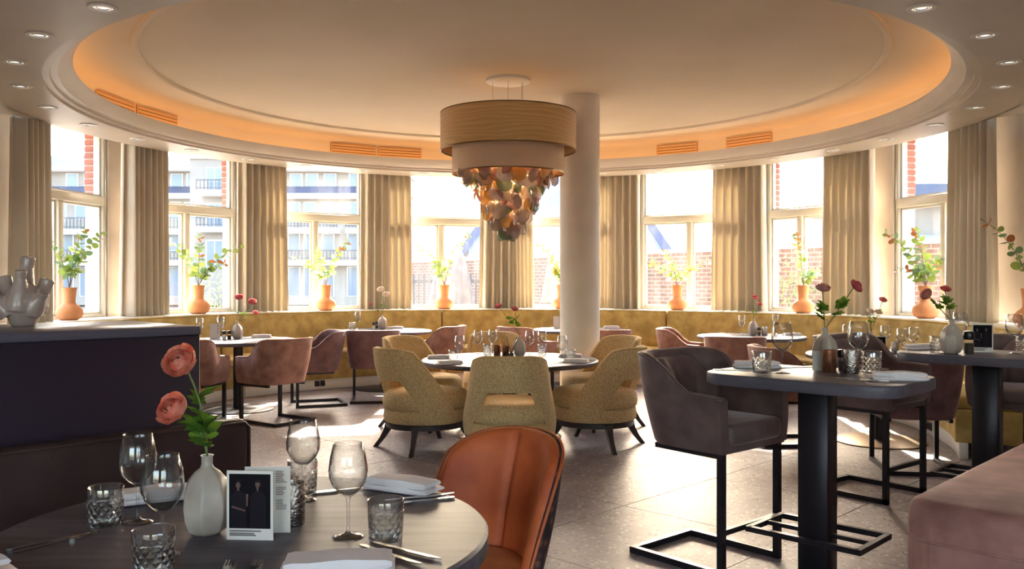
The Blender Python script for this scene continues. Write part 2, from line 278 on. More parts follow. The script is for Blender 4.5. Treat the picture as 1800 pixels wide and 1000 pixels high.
# ---------------------------------------------------------------- mesh helpers
class MB:
    def __init__(s): s.v = []; s.f = []
    def add(s, vs, fs):
        o = len(s.v); s.v += [tuple(v) for v in vs]; s.f += [tuple(i+o for i in f) for f in fs]; return s
    def box(s, x0, x1, y0, y1, z0, z1, mt=None):
        vs = [Vector((x, y, z)) for z in (z0, z1) for x, y in ((x0,y0),(x1,y0),(x1,y1),(x0,y1))]
        if mt: vs = [mt @ v for v in vs]
        return s.add(vs, [(3,2,1,0),(4,5,6,7),(0,1,5,4),(1,2,6,5),(2,3,7,6),(3,0,4,7)])
    def prism(s, poly, z0, z1, mt=None):
        n = len(poly); vs = [Vector((x,y,z0)) for x,y in poly]+[Vector((x,y,z1)) for x,y in poly]
        if mt: vs = [mt @ v for v in vs]
        return s.add(vs, [tuple(range(n-1,-1,-1)), tuple(range(n,2*n))]+[(i,(i+1)%n,n+(i+1)%n,n+i) for i in range(n)])
    def rings(s, rings, closed=True, cap0=True, cap1=True):
        n = len(rings[0]); o = len(s.v); fs = []
        for r in rings: s.v += [tuple(p) for p in r]
        for k in range(len(rings)-1):
            for i in range(n if closed else n-1):
                j = (i+1) % n; fs.append((o+k*n+i, o+k*n+j, o+(k+1)*n+j, o+(k+1)*n+i))
        if cap0: fs.append(tuple(o+i for i in range(n-1,-1,-1)))
        if cap1: fs.append(tuple(o+(len(rings)-1)*n+i for i in range(n)))
        s.f += fs; return s
    def lathe(s, prof, n=32, cx=0, cy=0, cz=0, cap0=False, cap1=False, flute=None):
        rs = []
        for r, z in prof:
            rr = []
            for i in range(n):
                a = 2*PI*i/n; q = r*(flute(a, z) if flute else 1)
                rr.append((cx+q*math.cos(a), cy+q*math.sin(a), cz+z))
            rs.append(rr)
        return s.rings(rs, True, cap0, cap1)
    def arc(s, prof, a0, a1, n, cx=0, cy=0, caps=True):
        # closed profile [(R,z)] swept about a vertical axis; angle from +Y towards +X
        rs = []
        for i in range(n+1):
            a = a0+(a1-a0)*i/n; rs.append([(cx+r*math.sin(a), cy+r*math.cos(a), z) for r, z in prof])
        return s.rings(rs, True, caps, caps)
    def tube(s, pts, r, n=8, cap=True):
        pts = [Vector(p) for p in pts]; rs = []; up = Vector((0,0,1))
        rad = r if isinstance(r, (list, tuple)) else [r]*len(pts); px = None
        for i, p in enumerate(pts):
            t = (pts[min(i+1,len(pts)-1)]-pts[max(i-1,0)]).normalized()
            if px is None:
                px = t.cross(up)
                if px.length < .01: px = t.cross(Vector((1,0,0)))
            px = (px - t*px.dot(t)).normalized(); py = t.cross(px)
            rs.append([p+(px*math.cos(2*PI*k/n)+py*math.sin(2*PI*k/n))*rad[i] for k in range(n)])
        return s.rings(rs, True, cap, cap)
    def bar(s, a, b, w, h=None):
        # square bar from a to b
        a = Vector(a); b = Vector(b); h = h or w; t = (b-a).normalized(); up = Vector((0,0,1))
        x = t.cross(up)
        if x.length < .01: x = Vector((1,0,0))
        x.normalize(); y = x.cross(t)
        rs = [[p+x*(sx*w/2)+y*(sy*h/2) for sx, sy in ((-1,-1),(1,-1),(1,1),(-1,1))] for p in (a, b)]
        return s.rings(rs)
    def sphere(s, c, r, nu=16, nv=10, sc=(1,1,1)):
        rs = []
        for j in range(1, nv):
            t = PI*j/nv; rs.append([(c[0]+r*sc[0]*math.sin(t)*math.cos(2*PI*i/nu), c[1]+r*sc[1]*math.sin(t)*math.sin(2*PI*i/nu), c[2]-r*sc[2]*math.cos(t)) for i in range(nu)])
        return s.rings(rs)
    def xf(s, mt): s.v = [tuple(mt @ Vector(v)) for v in s.v]; return s
    def mesh(s, name, mat, smooth=False):
        me = bpy.data.meshes.new(name); me.from_pydata(s.v, [], s.f); me.validate(); 
        import bmesh
        bm = bmesh.new(); bm.from_mesh(me); bmesh.ops.recalc_face_normals(bm, faces=bm.faces); bm.to_mesh(me); bm.free()
        me.materials.append(M[mat] if isinstance(mat, str) else mat)
        if smooth: me.shade_smooth() if hasattr(me, 'shade_smooth') else None
        me.update(); return me
    def build(s, name, mat, parent=None, smooth=False, bevel=0, seg=2, ang=35, sub=0, solid=0):
        o = bpy.data.objects.new(name, s.mesh(name, mat)); COL.objects.link(o)
        if smooth is True:
            for p in o.data.polygons: p.use_smooth = True
        elif smooth:
            for p in o.data.polygons: p.use_smooth = True
            try: o.data.set_sharp_from_angle(angle=R_(smooth))
            except Exception: pass
        if solid:
            md = o.modifiers.new('thick', 'SOLIDIFY'); md.thickness = solid; md.offset = 0
        if bevel:
            md = o.modifiers.new('bevel', 'BEVEL'); md.width = bevel; md.segments = seg; md.limit_method = 'ANGLE'; md.angle_limit = R_(ang)
            for p in o.data.polygons: p.use_smooth = True
            md.harden_normals = False
        if sub:
            md = o.modifiers.new('sub', 'SUBSURF'); md.levels = sub; md.render_levels = sub
        if parent: o.parent = parent
        return o
def tag(o, label=None, cat=None, group=None, kind=None):
    if label: o['label'] = label
    if cat: o['category'] = cat
    if group: o['group'] = group
    if kind: o['kind'] = kind
    return o
def thing(name, label, cat, loc=(0,0,0), rz=0, group=None):
    o = bpy.data.objects.new(name, None); COL.objects.link(o); o.location = loc; o.rotation_euler = (0,0,rz); o.empty_display_size = .1
    return tag(o, label, cat, group)
def struct(o, label=None): return tag(o, label, None, None, 'structure')
def copy_tree(o, parent=None):
    c = o.copy(); COL.objects.link(c); c.parent = parent
    for ch in o.children: copy_tree(ch, c)
    return c
class Proto:
    """first use moves the original itself, later uses copy the thing with its parts"""
    def __init__(s, o): s.o = o; s.used = False
    def put(s, loc, rz, label, group=None, scale=None):
        o = copy_tree(s.o) if s.used else s.o; s.used = True
        o.location = loc; o.rotation_euler = (0, 0, rz)
        if scale: o.scale = scale if isinstance(scale, tuple) else (scale,)*3
        o['label'] = label
        if group: o['group'] = group
        return o
def face(dx, dy): return math.atan2(-dx, dy)          # rotation that turns local +Y to (dx, dy)
def pol(a, r, z=0): a = R_(a); return (r*math.sin(a), 9+r*math.cos(a), z)
def lerp(a, b, t): return a+(b-a)*t
def sstep(a, b, x):
    t = min(1, max(0, (x-a)/(b-a))); return t*t*(3-2*t)

# ================================================================ THE SETTING
TH = [-80, -57.6, -35.1, -12.8, 9.5, 31.7, 53.9, 76.1]        # window directions about the room's centre (0, 9)
MUL = [.0, .0, .0, .0, .0, .0, -.26, .02]
RW, HW, SILL, HEAD, TRAN = 5.3, .816, 1.06, 3.38, 2.49
ground = struct(MB().box(-120, 120, -30, 200, -.25, -.06).build('ground', 'paving'))
floor = struct(MB().box(-5.5, 5.5, -4.1, 14.9, -.06, -.006).build('floor', 'joint'))
# big terrazzo tiles laid on the diagonal
UX, UY = math.cos(R_(-44)), math.sin(R_(-44)); VX, VY = -UY, UX
TS = 1.15
tile_me = MB().box(-TS/2+.003, TS/2-.003, -TS/2+.003, TS/2-.003, -.006, 0).mesh('tile', 'floor')
u0, v0 = -2.34, 4.69
for i in range(-12, 14):
    for j in range(-9, 12):
        cu, cv = u0+(i+.5)*TS, v0+(j+.5)*TS
        x, y = cu*UX+cv*VX, cu*UY+cv*VY
        if abs(x) < 5.0 and -3.6 < y < 14 and (y < 9 or math.hypot(x, y-9) < 4.9):
            o = bpy.data.objects.new('tile', tile_me); COL.objects.link(o); o.location = (x, y, 0); o.rotation_euler = (0, 0, R_(-44)); o.parent = floor

def wpt(i, lx, ly, z=0):
    a = R_(TH[i]); ox, oy, _ = pol(TH[i], RW)
    return (ox+lx*math.cos(a)+ly*math.sin(a), oy-lx*math.sin(a)+ly*math.cos(a), z)
# lower wall, lintel
wall = struct(MB().arc([(5.12,0),(5.6,0),(5.6,SILL-.02),(5.12,SILL-.02)], R_(-96), R_(96), 60, 0, 9).build('wall_back', 'plaster', smooth=30))
MB().arc([(5.0,HEAD),(5.75,HEAD),(5.75,3.8),(5.0,3.8)], R_(-100), R_(100), 60, 0, 9).build('lintel', 'plaster', wall, smooth=30)
struct(MB().arc([(4.76,SILL-.02),(5.42,SILL-.02),(5.42,SILL+.012),(4.76,SILL+.012)], R_(-106), R_(106), 84, 0, 9).build('trim_1', 'white', smooth=30))
# piers with brick reveals outside
bl = [MB().box(-.08, .08, -.012, .012, -.0325, .0325).mesh('brick', 'brick'), MB().box(-.068, .068, -.012, .012, -.0325, .0325).mesh('brick', 'brick')]
for i in range(7):
    A, B, C_, D_ = wpt(i, HW+.005, -.1), wpt(i+1, -HW-.005, -.1), wpt(i+1, -HW-.02, .235), wpt(i, HW+.02, .235)
    MB().prism([q[:2] for q in (A, B, C_, D_)], SILL-.02, HEAD+.1).build('pier', 'plaster', wall)
    if i in (0, 1, 2, 4, 5, 6):
        k, sx = (i, HW+.012) if i < 3 else (i+1, -HW-.012)
        for c in range(11):
            z = TRAN+.09+c*.081
            half = c % 2
            o = bpy.data.objects.new('brick', bl[half]); COL.objects.link(o); o.parent = wall
            p = wpt(k, sx, .155 if half == 0 else .165, z); o.location = p; o.rotation_euler = (0, 0, -R_(TH[k])+PI/2)
for i in range(8):
    ox, oy, _ = pol(TH[i], RW)
    f = MB(); fw = .055
    f.box(-HW, -HW+fw, -.07, .07, SILL, HEAD); f.box(HW-fw, HW, -.07, .07, SILL, HEAD)
    f.box(-HW+fw, HW-fw, -.07, .07, SILL, SILL+.05); f.box(-HW+fw, HW-fw, -.07, .07, HEAD-.05, HEAD)
    wo_ = struct(f.build('window_%d' % (i+1), 'frame', bevel=.006, seg=1)); wo_.location = (ox, oy, 0); wo_.rotation_euler = (0, 0, -R_(TH[i]))
    MB().box(-HW+fw, HW-fw, -.085, .075, TRAN-.055, TRAN+.055).build('transom', 'frame', wo_, bevel=.008, seg=1)
    m = MUL[i]
    MB().box(m-.04, m+.04, -.075, .07, SILL+.05, TRAN-.055).build('mullion', 'frame', wo_, bevel=.006, seg=1)
    for a, b2, z0, z1, nm in ((-HW+fw, m-.04, SILL+.05, TRAN-.055, 1), (m+.04, HW-fw, SILL+.05, TRAN-.055, 1), (-HW+fw, HW-fw, TRAN+.055, HEAD-.05, 0)):
        s_ = MB(); t = .024
        s_.box(a, a+t, -.03, .03, z0, z1); s_.box(b2-t, b2, -.03, .03, z0, z1); s_.box(a+t, b2-t, -.03, .03, z0, z0+t); s_.box(a+t, b2-t, -.03, .03, z1-t, z1)
        s_.build('sash', 'frame', wo_)
        MB().box(a+t*.5, b2-t*.5, -.003, .003, z0+t*.5, z1-t*.5).build('pane', 'pane', wo_)
e0, e1 = wpt(0, -HW, 0), wpt(7, HW, 0)
struct(MB().box(-5.6, -5.27, -4, e0[1]+.02, 0, 3.8).build('wall_left', 'plaster'))
struct(MB().box(5.27, 5.6, -4, e1[1]+.02, 0, 3.8).build('wall_right', 'plaster'))
wr = MB().box(-5.6, 5.6, -4.3, -4, 0, .6).box(-5.6, 5.6, -4.3, -4, 2.85, 3.8)
for a, b2 in ((-5.6, -4.5), (-.7, .7), (4.5, 5.6)): wr.box(a, b2, -4.3, -4, .6, 2.85)
struct(wr.build('wall_rear', 'plaster'))
for n_, xx in ((9, -2.6), (10, 2.6)):  # added windows, unseen behind the camera, to fill the foreground with light
    f = MB().box(-1.9, -1.83, -.05, .05, .6, 2.85).box(1.83, 1.9, -.05, .05, .6, 2.85).box(-1.83, 1.83, -.05, .05, .6, .67).box(-1.83, 1.83, -.05, .05, 2.78, 2.85).box(-.04, .04, -.05, .05, .67, 2.78)
    fill_window = struct(f.build('window_%d' % n_, 'frame')); fill_window.location = (xx, -4.15, 0)
    for a, b2 in ((-1.83, -.04), (.04, 1.83)): MB().box(a, b2, -.003, .003, .67, 2.78).build('pane', 'pane', fill_window)

# ---- ceiling: soffit, stepped cornice, cove, inner disc
ZS = 3.163
inn, out = [], []
N = 144
for k in range(N):
    a = -180+360*k/N; ar = R_(a)
    rb = min(5.3/max(1e-6, abs(math.sin(ar))), (13/abs(math.cos(ar)) if math.cos(ar) < -1e-6 else 99))
    ro = 4.85 if abs(a) <= 90 else lerp(4.85, rb, sstep(90, 100, abs(a)))
    inn.append((4.29*math.sin(ar), 9+4.29*math.cos(ar), ZS)); out.append((ro*math.sin(ar), 9+ro*math.cos(ar), ZS))
ceil = struct(MB().rings([inn, out], True, False, False).build('ceiling', 'ceil_out'))
def ringlathe(name, prof, mat, parent, n=144, sm=35):
    b_ = MB(); rs = []
    for r, z in prof: rs.append([(r*math.cos(2*PI*i/n), 9+r*math.sin(2*PI*i/n), z) for i in range(n)])
    b_.rings(rs, True, False, False); return b_.build(name, mat, parent, smooth=sm)
ringlathe('cornice', [(4.29,ZS),(4.29,ZS+.022),(4.235,ZS+.026),(4.23,ZS+.05),(4.175,ZS+.054),(4.165,ZS+.06),(4.10,ZS+.11),(4.065,ZS+.157),(4.10,ZS+.16),(4.11,ZS+.115),(4.36,ZS+.115)], 'ceil_out', ceil, sm=25)
ringlathe('cove', [(4.36,ZS+.115),(4.36,ZS+.34),(4.345,ZS+.365),(4.29,ZS+.39),(4.18,ZS+.407),(4.0,ZS+.416),(3.8,ZS+.42),(3.62,ZS+.42)], 'ceil_in', ceil, sm=60)
ringlathe('moulding', [(3.62,ZS+.42),(3.615,ZS+.405),(3.58,ZS+.40),(3.56,ZS+.408),(3.555,ZS+.432)], 'ceil_in', ceil, sm=60)
MB().lathe([(3.555,ZS+.432),(2,ZS+.436),(.01,ZS+.436)], 144, 0, 9).build('dome', 'ceil_in', ceil, smooth=True)
ringlathe('roof_cap', [(4.4,3.85),(.01,3.85)], 'ceil_in', ceil)
cr = MB().arc([(4.85,ZS),(4.87,ZS),(4.87,3.42),(4.85,3.42)], R_(-100), R_(100), 72, 0, 9)
cr.arc([(4.85,3.40),(5.5,3.40),(5.5,3.42),(4.85,3.42)], R_(-100), R_(100), 72, 0, 9).build('curtain_recess', 'ceil_out', ceil, smooth=30)
led = MB().arc([(4.20,ZS+.118),(4.235,ZS+.118),(4.235,ZS+.126),(4.20,ZS+.126)], 0, 2*PI, 144, 0, 9, caps=False)
tag(led.build('cove_light_strip', 'led'), 'warm amber light strip hidden behind the round ceiling cornice', 'light')
# recessed downlights around the soffit
t = thing('downlight', '', 'light', (0, 0, 0))
MB().lathe([(.0,-.001),(.058,-.001)], 24).build('lens', 'down', t)
MB().lathe([(.03,-.002),(.034,-.006),(.05,-.002)], 24).build('lamp_ring', 'chrome', t, smooth=True)
MB().lathe([(.056,-.001),(.06,-.008),(.085,-.008),(.088,0)], 28).build('bezel', 'white', t, smooth=40)
ld = bpy.data.lights.new('downlight_beam', 'SPOT'); ld.energy = 5; ld.color = (1, .90, .80); ld.spot_size = R_(95); ld.spot_blend = .9; ld.shadow_soft_size = .04
lo = bpy.data.objects.new('downlight_beam', ld); COL.objects.link(lo); lo.parent = t; lo.location = (0, 0, -.012)
P_down = Proto(t)
ORD = 'first second third fourth fifth sixth seventh eighth ninth tenth eleventh twelfth thirteenth'.split()
for k in range(26):
    a = -146.3+k*11.7
    nth = ORD[k] if k < 13 else ORD[25-k]
    P_down.put(pol(a, 4.48, ZS-.0005), 0, 'round recessed ceiling downlight, %s along the ring from its %s front end' % (nth, 'left' if k < 13 else 'right'), 'downlights around the ceiling ring')
# louvred vents in the cove
def vent(a0, a1, label):
    am = (a0+a1)/2; x, y, _ = pol(am, 4.345); ww = 2*4.345*math.sin(R_(a1-a0)/2)
    t = thing('air_vent', label, 'vent', (x, y, ZS+.225), -R_(am), 'louvred air vents in the ceiling cove')
    MB().box(-ww/2, ww/2, -.008, .012, -.01, .125).build('backing', 'ventgap', t)
    f = MB(); h = .012
    f.box(-ww/2, ww/2, -.02, 0, .118, .13).box(-ww/2, ww/2, -.02, 0, -.014, -.004).box(-ww/2, -ww/2+h, -.02, 0, -.004, .118).box(ww/2-h, ww/2, -.02, 0, -.004, .118)
    f.build('frame', 'vent', t)
    for q in range(3): MB().box(-ww/2+h, ww/2-h, -.024, -.004, .004+q*.039, .034+q*.039).build('slat', 'vent', t)
vent(-89, -79.3, 'leftmost louvred vent in the orange cove, above the left windows')
vent(-78.6, -69.3, 'second louvred vent from the left in the orange cove')
vent(-36.8, -27.6, 'left one of the paired cove vents above the third window')
vent(-27.1, -18.4, 'right one of the paired cove vents, left of the chandelier')
vent(29.4, 37.6, 'single cove vent right of the white column')
vent(43.6, 53.0, 'rightmost louvred vent in the orange cove')

# ---- white round column
col = MB().lathe([(.225,0),(.225,3.6)], 48, .77, 9.85).build('column', 'column', smooth=True)
tag(col, 'white round plaster column rising to the ceiling behind the centre table', 'column')

# ================================================================ CURTAINS
def curtain(a0, a1, label, R=4.99, folds=9, z0=1.075, z1=3.39, seed=0, flare=.06):
    rng = random.Random(seed); x, y, _ = pol((a0+a1)/2, R)
    nx = folds*14; nz = 10; ph = [rng.uniform(.75, 1.3) for _ in range(folds+2)]; wob = [rng.uniform(-.3, .3) for _ in range(folds+2)]
    rs = []
    for k in range(nz+1):
        tz = k/nz; z = lerp(z0, z1, tz); row = []
        for i in range(nx+1):
            s = i/nx; fi = s*folds; q = int(fi)
            am = lerp(ph[q], ph[q+1], fi-q)
            spread = 1+flare*(1-tz)**1.5
            a = lerp(a0, a1, .5+(s-.5)*spread+ .012*wob[q]*math.sin(tz*3+q))
            sn = math.sin(fi*2*PI+.6*wob[q]*(1-tz)*3); d = .078*am*(.8+.25*(1-tz))*math.copysign(abs(sn)**.75, sn)
            d2 = .012*math.sin(fi*4*PI+1)
            px_, py_, _ = pol(a, R+d+d2); row.append((px_, py_, z))
        rs.append(row)
    m_ = MB().rings(rs, False, False, False)
    o = m_.build('curtain', 'curtain', smooth=True, solid=.004)
    # move origin to the hem
    o.data.transform(Matrix.Translation((-x, -y, -z0))); o.location = (x, y, z0)
    return tag(o, label, 'curtain', 'pleated beige curtains')
curtain(-93.6, -87.0, 'beige curtain at the far left, behind the knobbly grey vase', folds=5, seed=1)
curtain(-71.3, -63.8, 'beige curtain between the first and second window, left of the hanging greenery', folds=7, seed=2)
curtain(-50.3, -41.8, 'beige curtain behind the pink flowers on the left dining table', folds=7, seed=3)
curtain(-27.8, -18.7, 'beige curtain behind the white flowers, left of the chandelier', folds=7, seed=4)
curtain(-5.8, 3.9, 'beige curtain directly behind the chandelier glass', folds=7, seed=5)
curtain(14.2, 23.6, 'beige curtain showing right beside the white column', folds=7, seed=6)
curtain(37.0, 46.6, 'beige curtain between the two windows right of the column', folds=7, seed=7)
curtain(57.2, 66.8, 'beige curtain behind the crimson flower on the right', folds=7, seed=8)
curtain(80.9, 90.4, 'beige curtain at the right, last one before the wall', folds=7, seed=9)
curtain(95.4, 103, 'shaded curtain edge at the far right rim of the photo', R=5.16, folds=6, seed=10)

# ================================================================ GOLD CURVED BANQUETTE
def banq(a0, a1, label):
    g = .12; A0, A1 = R_(a0+g), R_(a1-g); n = 22
    x, y, _ = pol((a0+a1)/2, 4.4)
    t = thing('banquette_section', label, 'bench', (x, y, 0), 0, 'curved gold velvet banquette sections')
    def part(nm, prof, mat, bev=.02, seg=3):
        b_ = MB().arc(prof, A0, A1, n, 0, 9); b_.xf(Matrix.Translation((-x, -y, 0))); return b_.build(nm, mat, t, bevel=bev, seg=seg, ang=40)
    part('plinth', [(4.13,0),(4.2,0),(4.2,.14),(4.13,.14)], 'white', .004, 1)
    part('seat_base', [(4.10,.14),(4.6,.14),(4.6,.42),(4.10,.42)], 'gold', .012)
    part('seat_cushion', [(4.05,.42),(4.62,.42),(4.62,.53),(4.30,.545),(4.05,.525)], 'gold', .03, 3)
    part('backrest', [(4.58,.45),(4.755,.45),(4.755,1.062),(4.65,1.062),(4.62,.98)], 'gold', .022)
    b_ = MB(); pts = []
    for i in range(n*2+1):
        a = A0+(A1-A0)*i/(n*2); pts.append((4.652*math.sin(a)-x, 9+4.652*math.cos(a)-y, 1.058))
    b_.tube(pts, .008, 6).build('piping', 'gold', t, smooth=True)
banq(-112, -57, 'leftmost gold velvet banquette section behind the left dining table')
banq(-57, -13.6, 'gold velvet banquette section behind the table with white flowers')
banq(-13.6, 30, 'middle gold velvet banquette section passing behind the white column')
banq(30, 70.5, 'gold velvet banquette section right of the column, below two windows')
banq(70.5, 114, 'rightmost gold velvet banquette section behind the bar tables')
def socket(a, label):
    x, y, _ = pol(a, 4.128)
    t = thing('power_socket', label, 'socket', (x, y, .085), -R_(a)); 
    for s in (-1, 1):
        MB().box(s*.043-.04, s*.043+.04, -.008, .001, -.04, .04).build('socket_plate', 'blackp', t, bevel=.004, seg=1)
        MB().lathe([(.0,0),(.02,0),(.022,.003)], 16).xf(Matrix.Translation((s*.043, -.009, 0)) @ Matrix.Rotation(PI/2, 4, 'X')).build('socket_well', 'black', t)
socket(-40.6, 'black double power socket in the white plinth left of centre')
socket(96.5, 'black double power socket in the plinth at the right')

# ================================================================ OUTSIDE
def uvwall(p0, p1, z0, z1, th, name, mat, label, cat):
    p0 = Vector(p0); p1 = Vector(p1); L = (p1-p0).length; 
    o = MB().box(0, L, 0, th, z0, z1).build(name, mat); uv = o.data.uv_layers.new(name='UVMap')
    for lp in o.data.loops:
        v = o.data.vertices[lp.vertex_index].co; uv.data[lp.index].uv = (v.x+v.y, v.z)
    d = p1-p0; o.location = (p0.x, p0.y, 0); o.rotation_euler = (0, 0, math.atan2(d.y, d.x)); return tag(o, label, cat)
gw = uvwall((-3.4, 27.8), (9.2, 10.6), -.06, 2.12, .24, 'garden_wall', 'brickwall', 'long brown brick garden wall outside the right-hand windows', 'wall')
Lw = (Vector((9.2,10.6))-Vector((-3.4,27.8))).length
MB().box(0, Lw, -.03, .27, 2.12, 2.2).build('coping', 'mortar', gw)

def facade():
    """apartment block across the street, left"""
    Y = 56.0; k = Y/1525; X = lambda px: (px-900)*k; Z = lambda py: 1.49+(497-py)*k
    t = thing('apartment_building', 'pale apartment block with slate mansard roof and railed balconies seen through the left windows', 'building', (X(330), Y, 0))
    ox, oy = X(330), Y
    def bx(nm, mat, px0, px1, py0, py1, y0, y1, par=t):
        return MB().box(X(px0)-ox, X(px1)-ox, y0, y1, Z(py1), Z(py0)).build(nm, mat, par)
    bx('wall', 'facade', -120, 705, 345, 536, 0, 8)
    bx('attic_wall', 'facade', -120, 705, 297, 330, .6, 8)
    def mans(px0, px1, py0, py1, y0, y1):
        x0, x1 = X(px0)-ox, X(px1)-ox
        MB().add([(x0,y0,Z(py1)),(x1,y0,Z(py1)),(x1,8,Z(py1)),(x0,8,Z(py1)),(x0+.4,y1,Z(py0)),(x1-.4,y1,Z(py0)),(x1-.4,8,Z(py0)),(x0+.4,8,Z(py0))], [(0,1,5,4),(1,2,6,5),(3,0,4,7),(4,5,6,7),(2,3,7,6),(3,2,1,0)]).build('mansard_roof', 'slate', t)
    mans(-122, 707, 263, 296, .3, 2.6)
    bx('eave', 'white', -122, 707, 293, 300, -.25, 1)
    mans(-121, 706, 326, 344, -.35, .5)
    bx('eave', 'white', -121, 706, 341, 350, -.55, 1)
    # rendered bay with arched balcony door
    bay = bx('bay', 'facade', 346, 412, 283, 536, -1.2, 4)
    g = bx('bay_gable', 'white', 342, 416, 277, 284, -1.35, 4)
    for py0, py1 in ((300, 345), (362, 405), (425, 470)):
        f = bx('window', 'white', 374, 404, py0-2, py1+2, -1.26, -1.2); 
        for a, b2 in ((376, 388), (390, 402)): bx('pane', 'glassdark', a, b2, py0, py1, -1.29, -1.25, f)
    def rail(px0, px1, py0, py1, y):
        s = bx('balcony', 'white', px0, px1, py1, py1+9, y, y+1.3)
        r = MB(); x0, x1 = X(px0)-ox, X(px1)-ox
        r.box(x0, x1, y, y+.08, Z(py0)-.08, Z(py0)); r.box(x0, x1, y, y+.06, Z(py1)+.1, Z(py1)+.16)
        n = int((x1-x0)/.22)
        for i in range(n+1): xx = lerp(x0, x1-.05, i/n); r.box(xx, xx+.05, y+.01, y+.05, Z(py1), Z(py0))
        r.build('railing', 'rail', s)
    for px0, px1, py0, py1 in ((-20, 70, 384, 404), (80, 162, 384, 404), (286, 346, 384, 404), (500, 560, 386, 402), (562, 598, 386, 402), (612, 690, 386, 402), (-20, 162, 440, 458), (286, 346, 442, 458), (500, 690, 440, 458)):
        rail(px0, px1, py0, py1, -1.0)
    rail(366, 412, 322, 340, -2.2); rail(366, 412, 385, 402, -2.2)
    for row, (py0, py1) in enumerate(((304, 326), (356, 384), (412, 440), (470, 520))):
        for px0 in ((-30, 10, 50, 108, 140, 196, 236, 294, 322) if row != 1 else (-24, 16, 56, 96, 132, 200, 240, 296, 324))+(424, 452, 506, 534, 566, 610, 640, 672):
            yy = .55 if row == 0 else -.05
            f = bx('window', 'white', px0, px0+22, py0-1, py1+1, yy, yy+.2)
            bx('pane', 'glassdark', px0+2, px0+20, py0, py1, yy-.03, yy+.05, f)
facade()
def shrub(loc, r, h, label, pot=None, seed=3, n=420):
    rng = random.Random(seed); t = thing('shrub', label, 'shrub', loc, 0, 'shrubs on the terrace')
    MB().tube([(0,0,0),(.02,0,h*.4),(0,.02,h*.7)], [.03,.025,.012], 6).build('trunk', 'trunk', t)
    if pot: MB().lathe([(.0,0),(pot*.8,0),(pot,.45),(pot*.92,.45),(pot*.85,.38),(0,.38)], 20).build('pot', 'planter', t, smooth=40)
    b_ = MB()
    for _ in range(n):
        while 1:
            p = Vector((rng.uniform(-1,1), rng.uniform(-1,1), rng.uniform(-1,1)))
            if p.length < 1: break
        p = Vector((p.x*r, p.y*r, h*.62+p.z*h*.4)); q = Matrix.Rotation(rng.uniform(0,6.28),3,'Z') @ Matrix.Rotation(rng.uniform(-1.2,1.2),3,'X'); s = rng.uniform(.03,.055)
        b_.add([p+q@Vector(c) for c in ((-s*.5,0,0),(0,-s,0.005),(s*.5,0,0),(0,s,.005))], [(0,1,2,3)])
    b_.build('foliage', 'shrub', t)['kind'] = 'stuff'
shrub((-5.75, 17.0, -.06), .55, 1.75, 'leafy terrace shrub seen low in the third window', .3, 3)
shrub((-8.0, 13.6, -.06), .75, 1.75, 'bushy green shrub seen through the far left window beside the knobbly vase', .3, 4, 700)
shrub((4.9, 15.4, -.06), .5, 2.0, 'tall pale shrub against the garden wall right of the column', .3, 5, 500)
def parasol(loc, h, label, seed):
    rng = random.Random(seed); t = thing('folded_parasol', label, 'parasol', loc, 0, 'folded parasols on the terrace')
    MB().tube([(0,0,0),(0,0,h)], .025, 8).build('pole', 'white', t)
    MB().lathe([(.0,0),(.3,0),(.3,.06),(.05,.08)], 20).build('base', 'planter', t)
    prof = [(.30,h*.42),(.26,h*.55),(.2,h*.72),(.12,h*.9),(.04,h*.99)]
    MB().lathe(prof, 40, flute=lambda a, z: 1+.28*math.sin(a*8+seed)*(1-(z-h*.42)/(h*.6))).build('canopy', 'parasol', t, smooth=True)
parasol((-1.15, 19.0, -.06), 2.3, 'grey folded parasol outside the window left of the chandelier, nearer the curtain', 1)
parasol((-1.6, 20.0, -.06), 2.25, 'grey folded parasol outside the fourth window, next to the terracotta vase', 2)
parasol((.95, 18.2, -.06), 2.7, 'folded parasol half hidden behind the white column', 5)
def fence():
    t = thing('terrace_fence', 'dark slatted terrace fence outside the fourth window', 'fence', (-1.9, 21.0, -.06))
    for i in range(24): MB().box(-1.5+i*.125, -1.5+i*.125+.05, 0, .03, 0, 1.75).build('slat', 'rail', t)
    for z in (.4, 1.55): MB().box(-1.55, 1.5, .03, .06, z, z+.07).build('fence_rail', 'rail', t)
fence()
def house():
    t = thing('gabled_house', 'steep blue roofed house rising behind the garden wall at centre', 'house', (2.0, 40, 0))
    MB().box(-4.0, 4.9, 0, 7, 0, 3.1).build('wall', 'bluewall', t)
    MB().prism([(-4.0,0),(4.9,0),(.6,6.4)], 0, 7, Matrix(((1,0,0,0),(0,0,1,0),(0,1,0,3.1),(0,0,0,1)))).build('gable', 'bluewall', t)
    for a, b2 in (((-4.4,2.8),(.6,9.7)), ((5.3,2.8),(.6,9.7))):
        MB().bar((a[0],-.15,a[1]), (b2[0],-.15,b2[1]), .14, .35).build('verge_board', 'blueroof', t)
        v_ = [(a[0],-.1,a[1]),(b2[0],-.1,b2[1]),(b2[0],7.2,b2[1]),(a[0],7.2,a[1])]; w_ = [(p[0],p[1],p[2]+.25) for p in v_]
        MB().add(v_+w_, [(0,1,2,3),(7,6,5,4),(0,4,5,1),(1,5,6,2),(2,6,7,3),(3,7,4,0)]).build('roof_slope', 'blueroof', t)
    for xx in (-1.8, .2, 2.2): MB().box(xx, xx+1, -.04, .05, 1.5, 2.9).build('window', 'glassdark', t)
house()
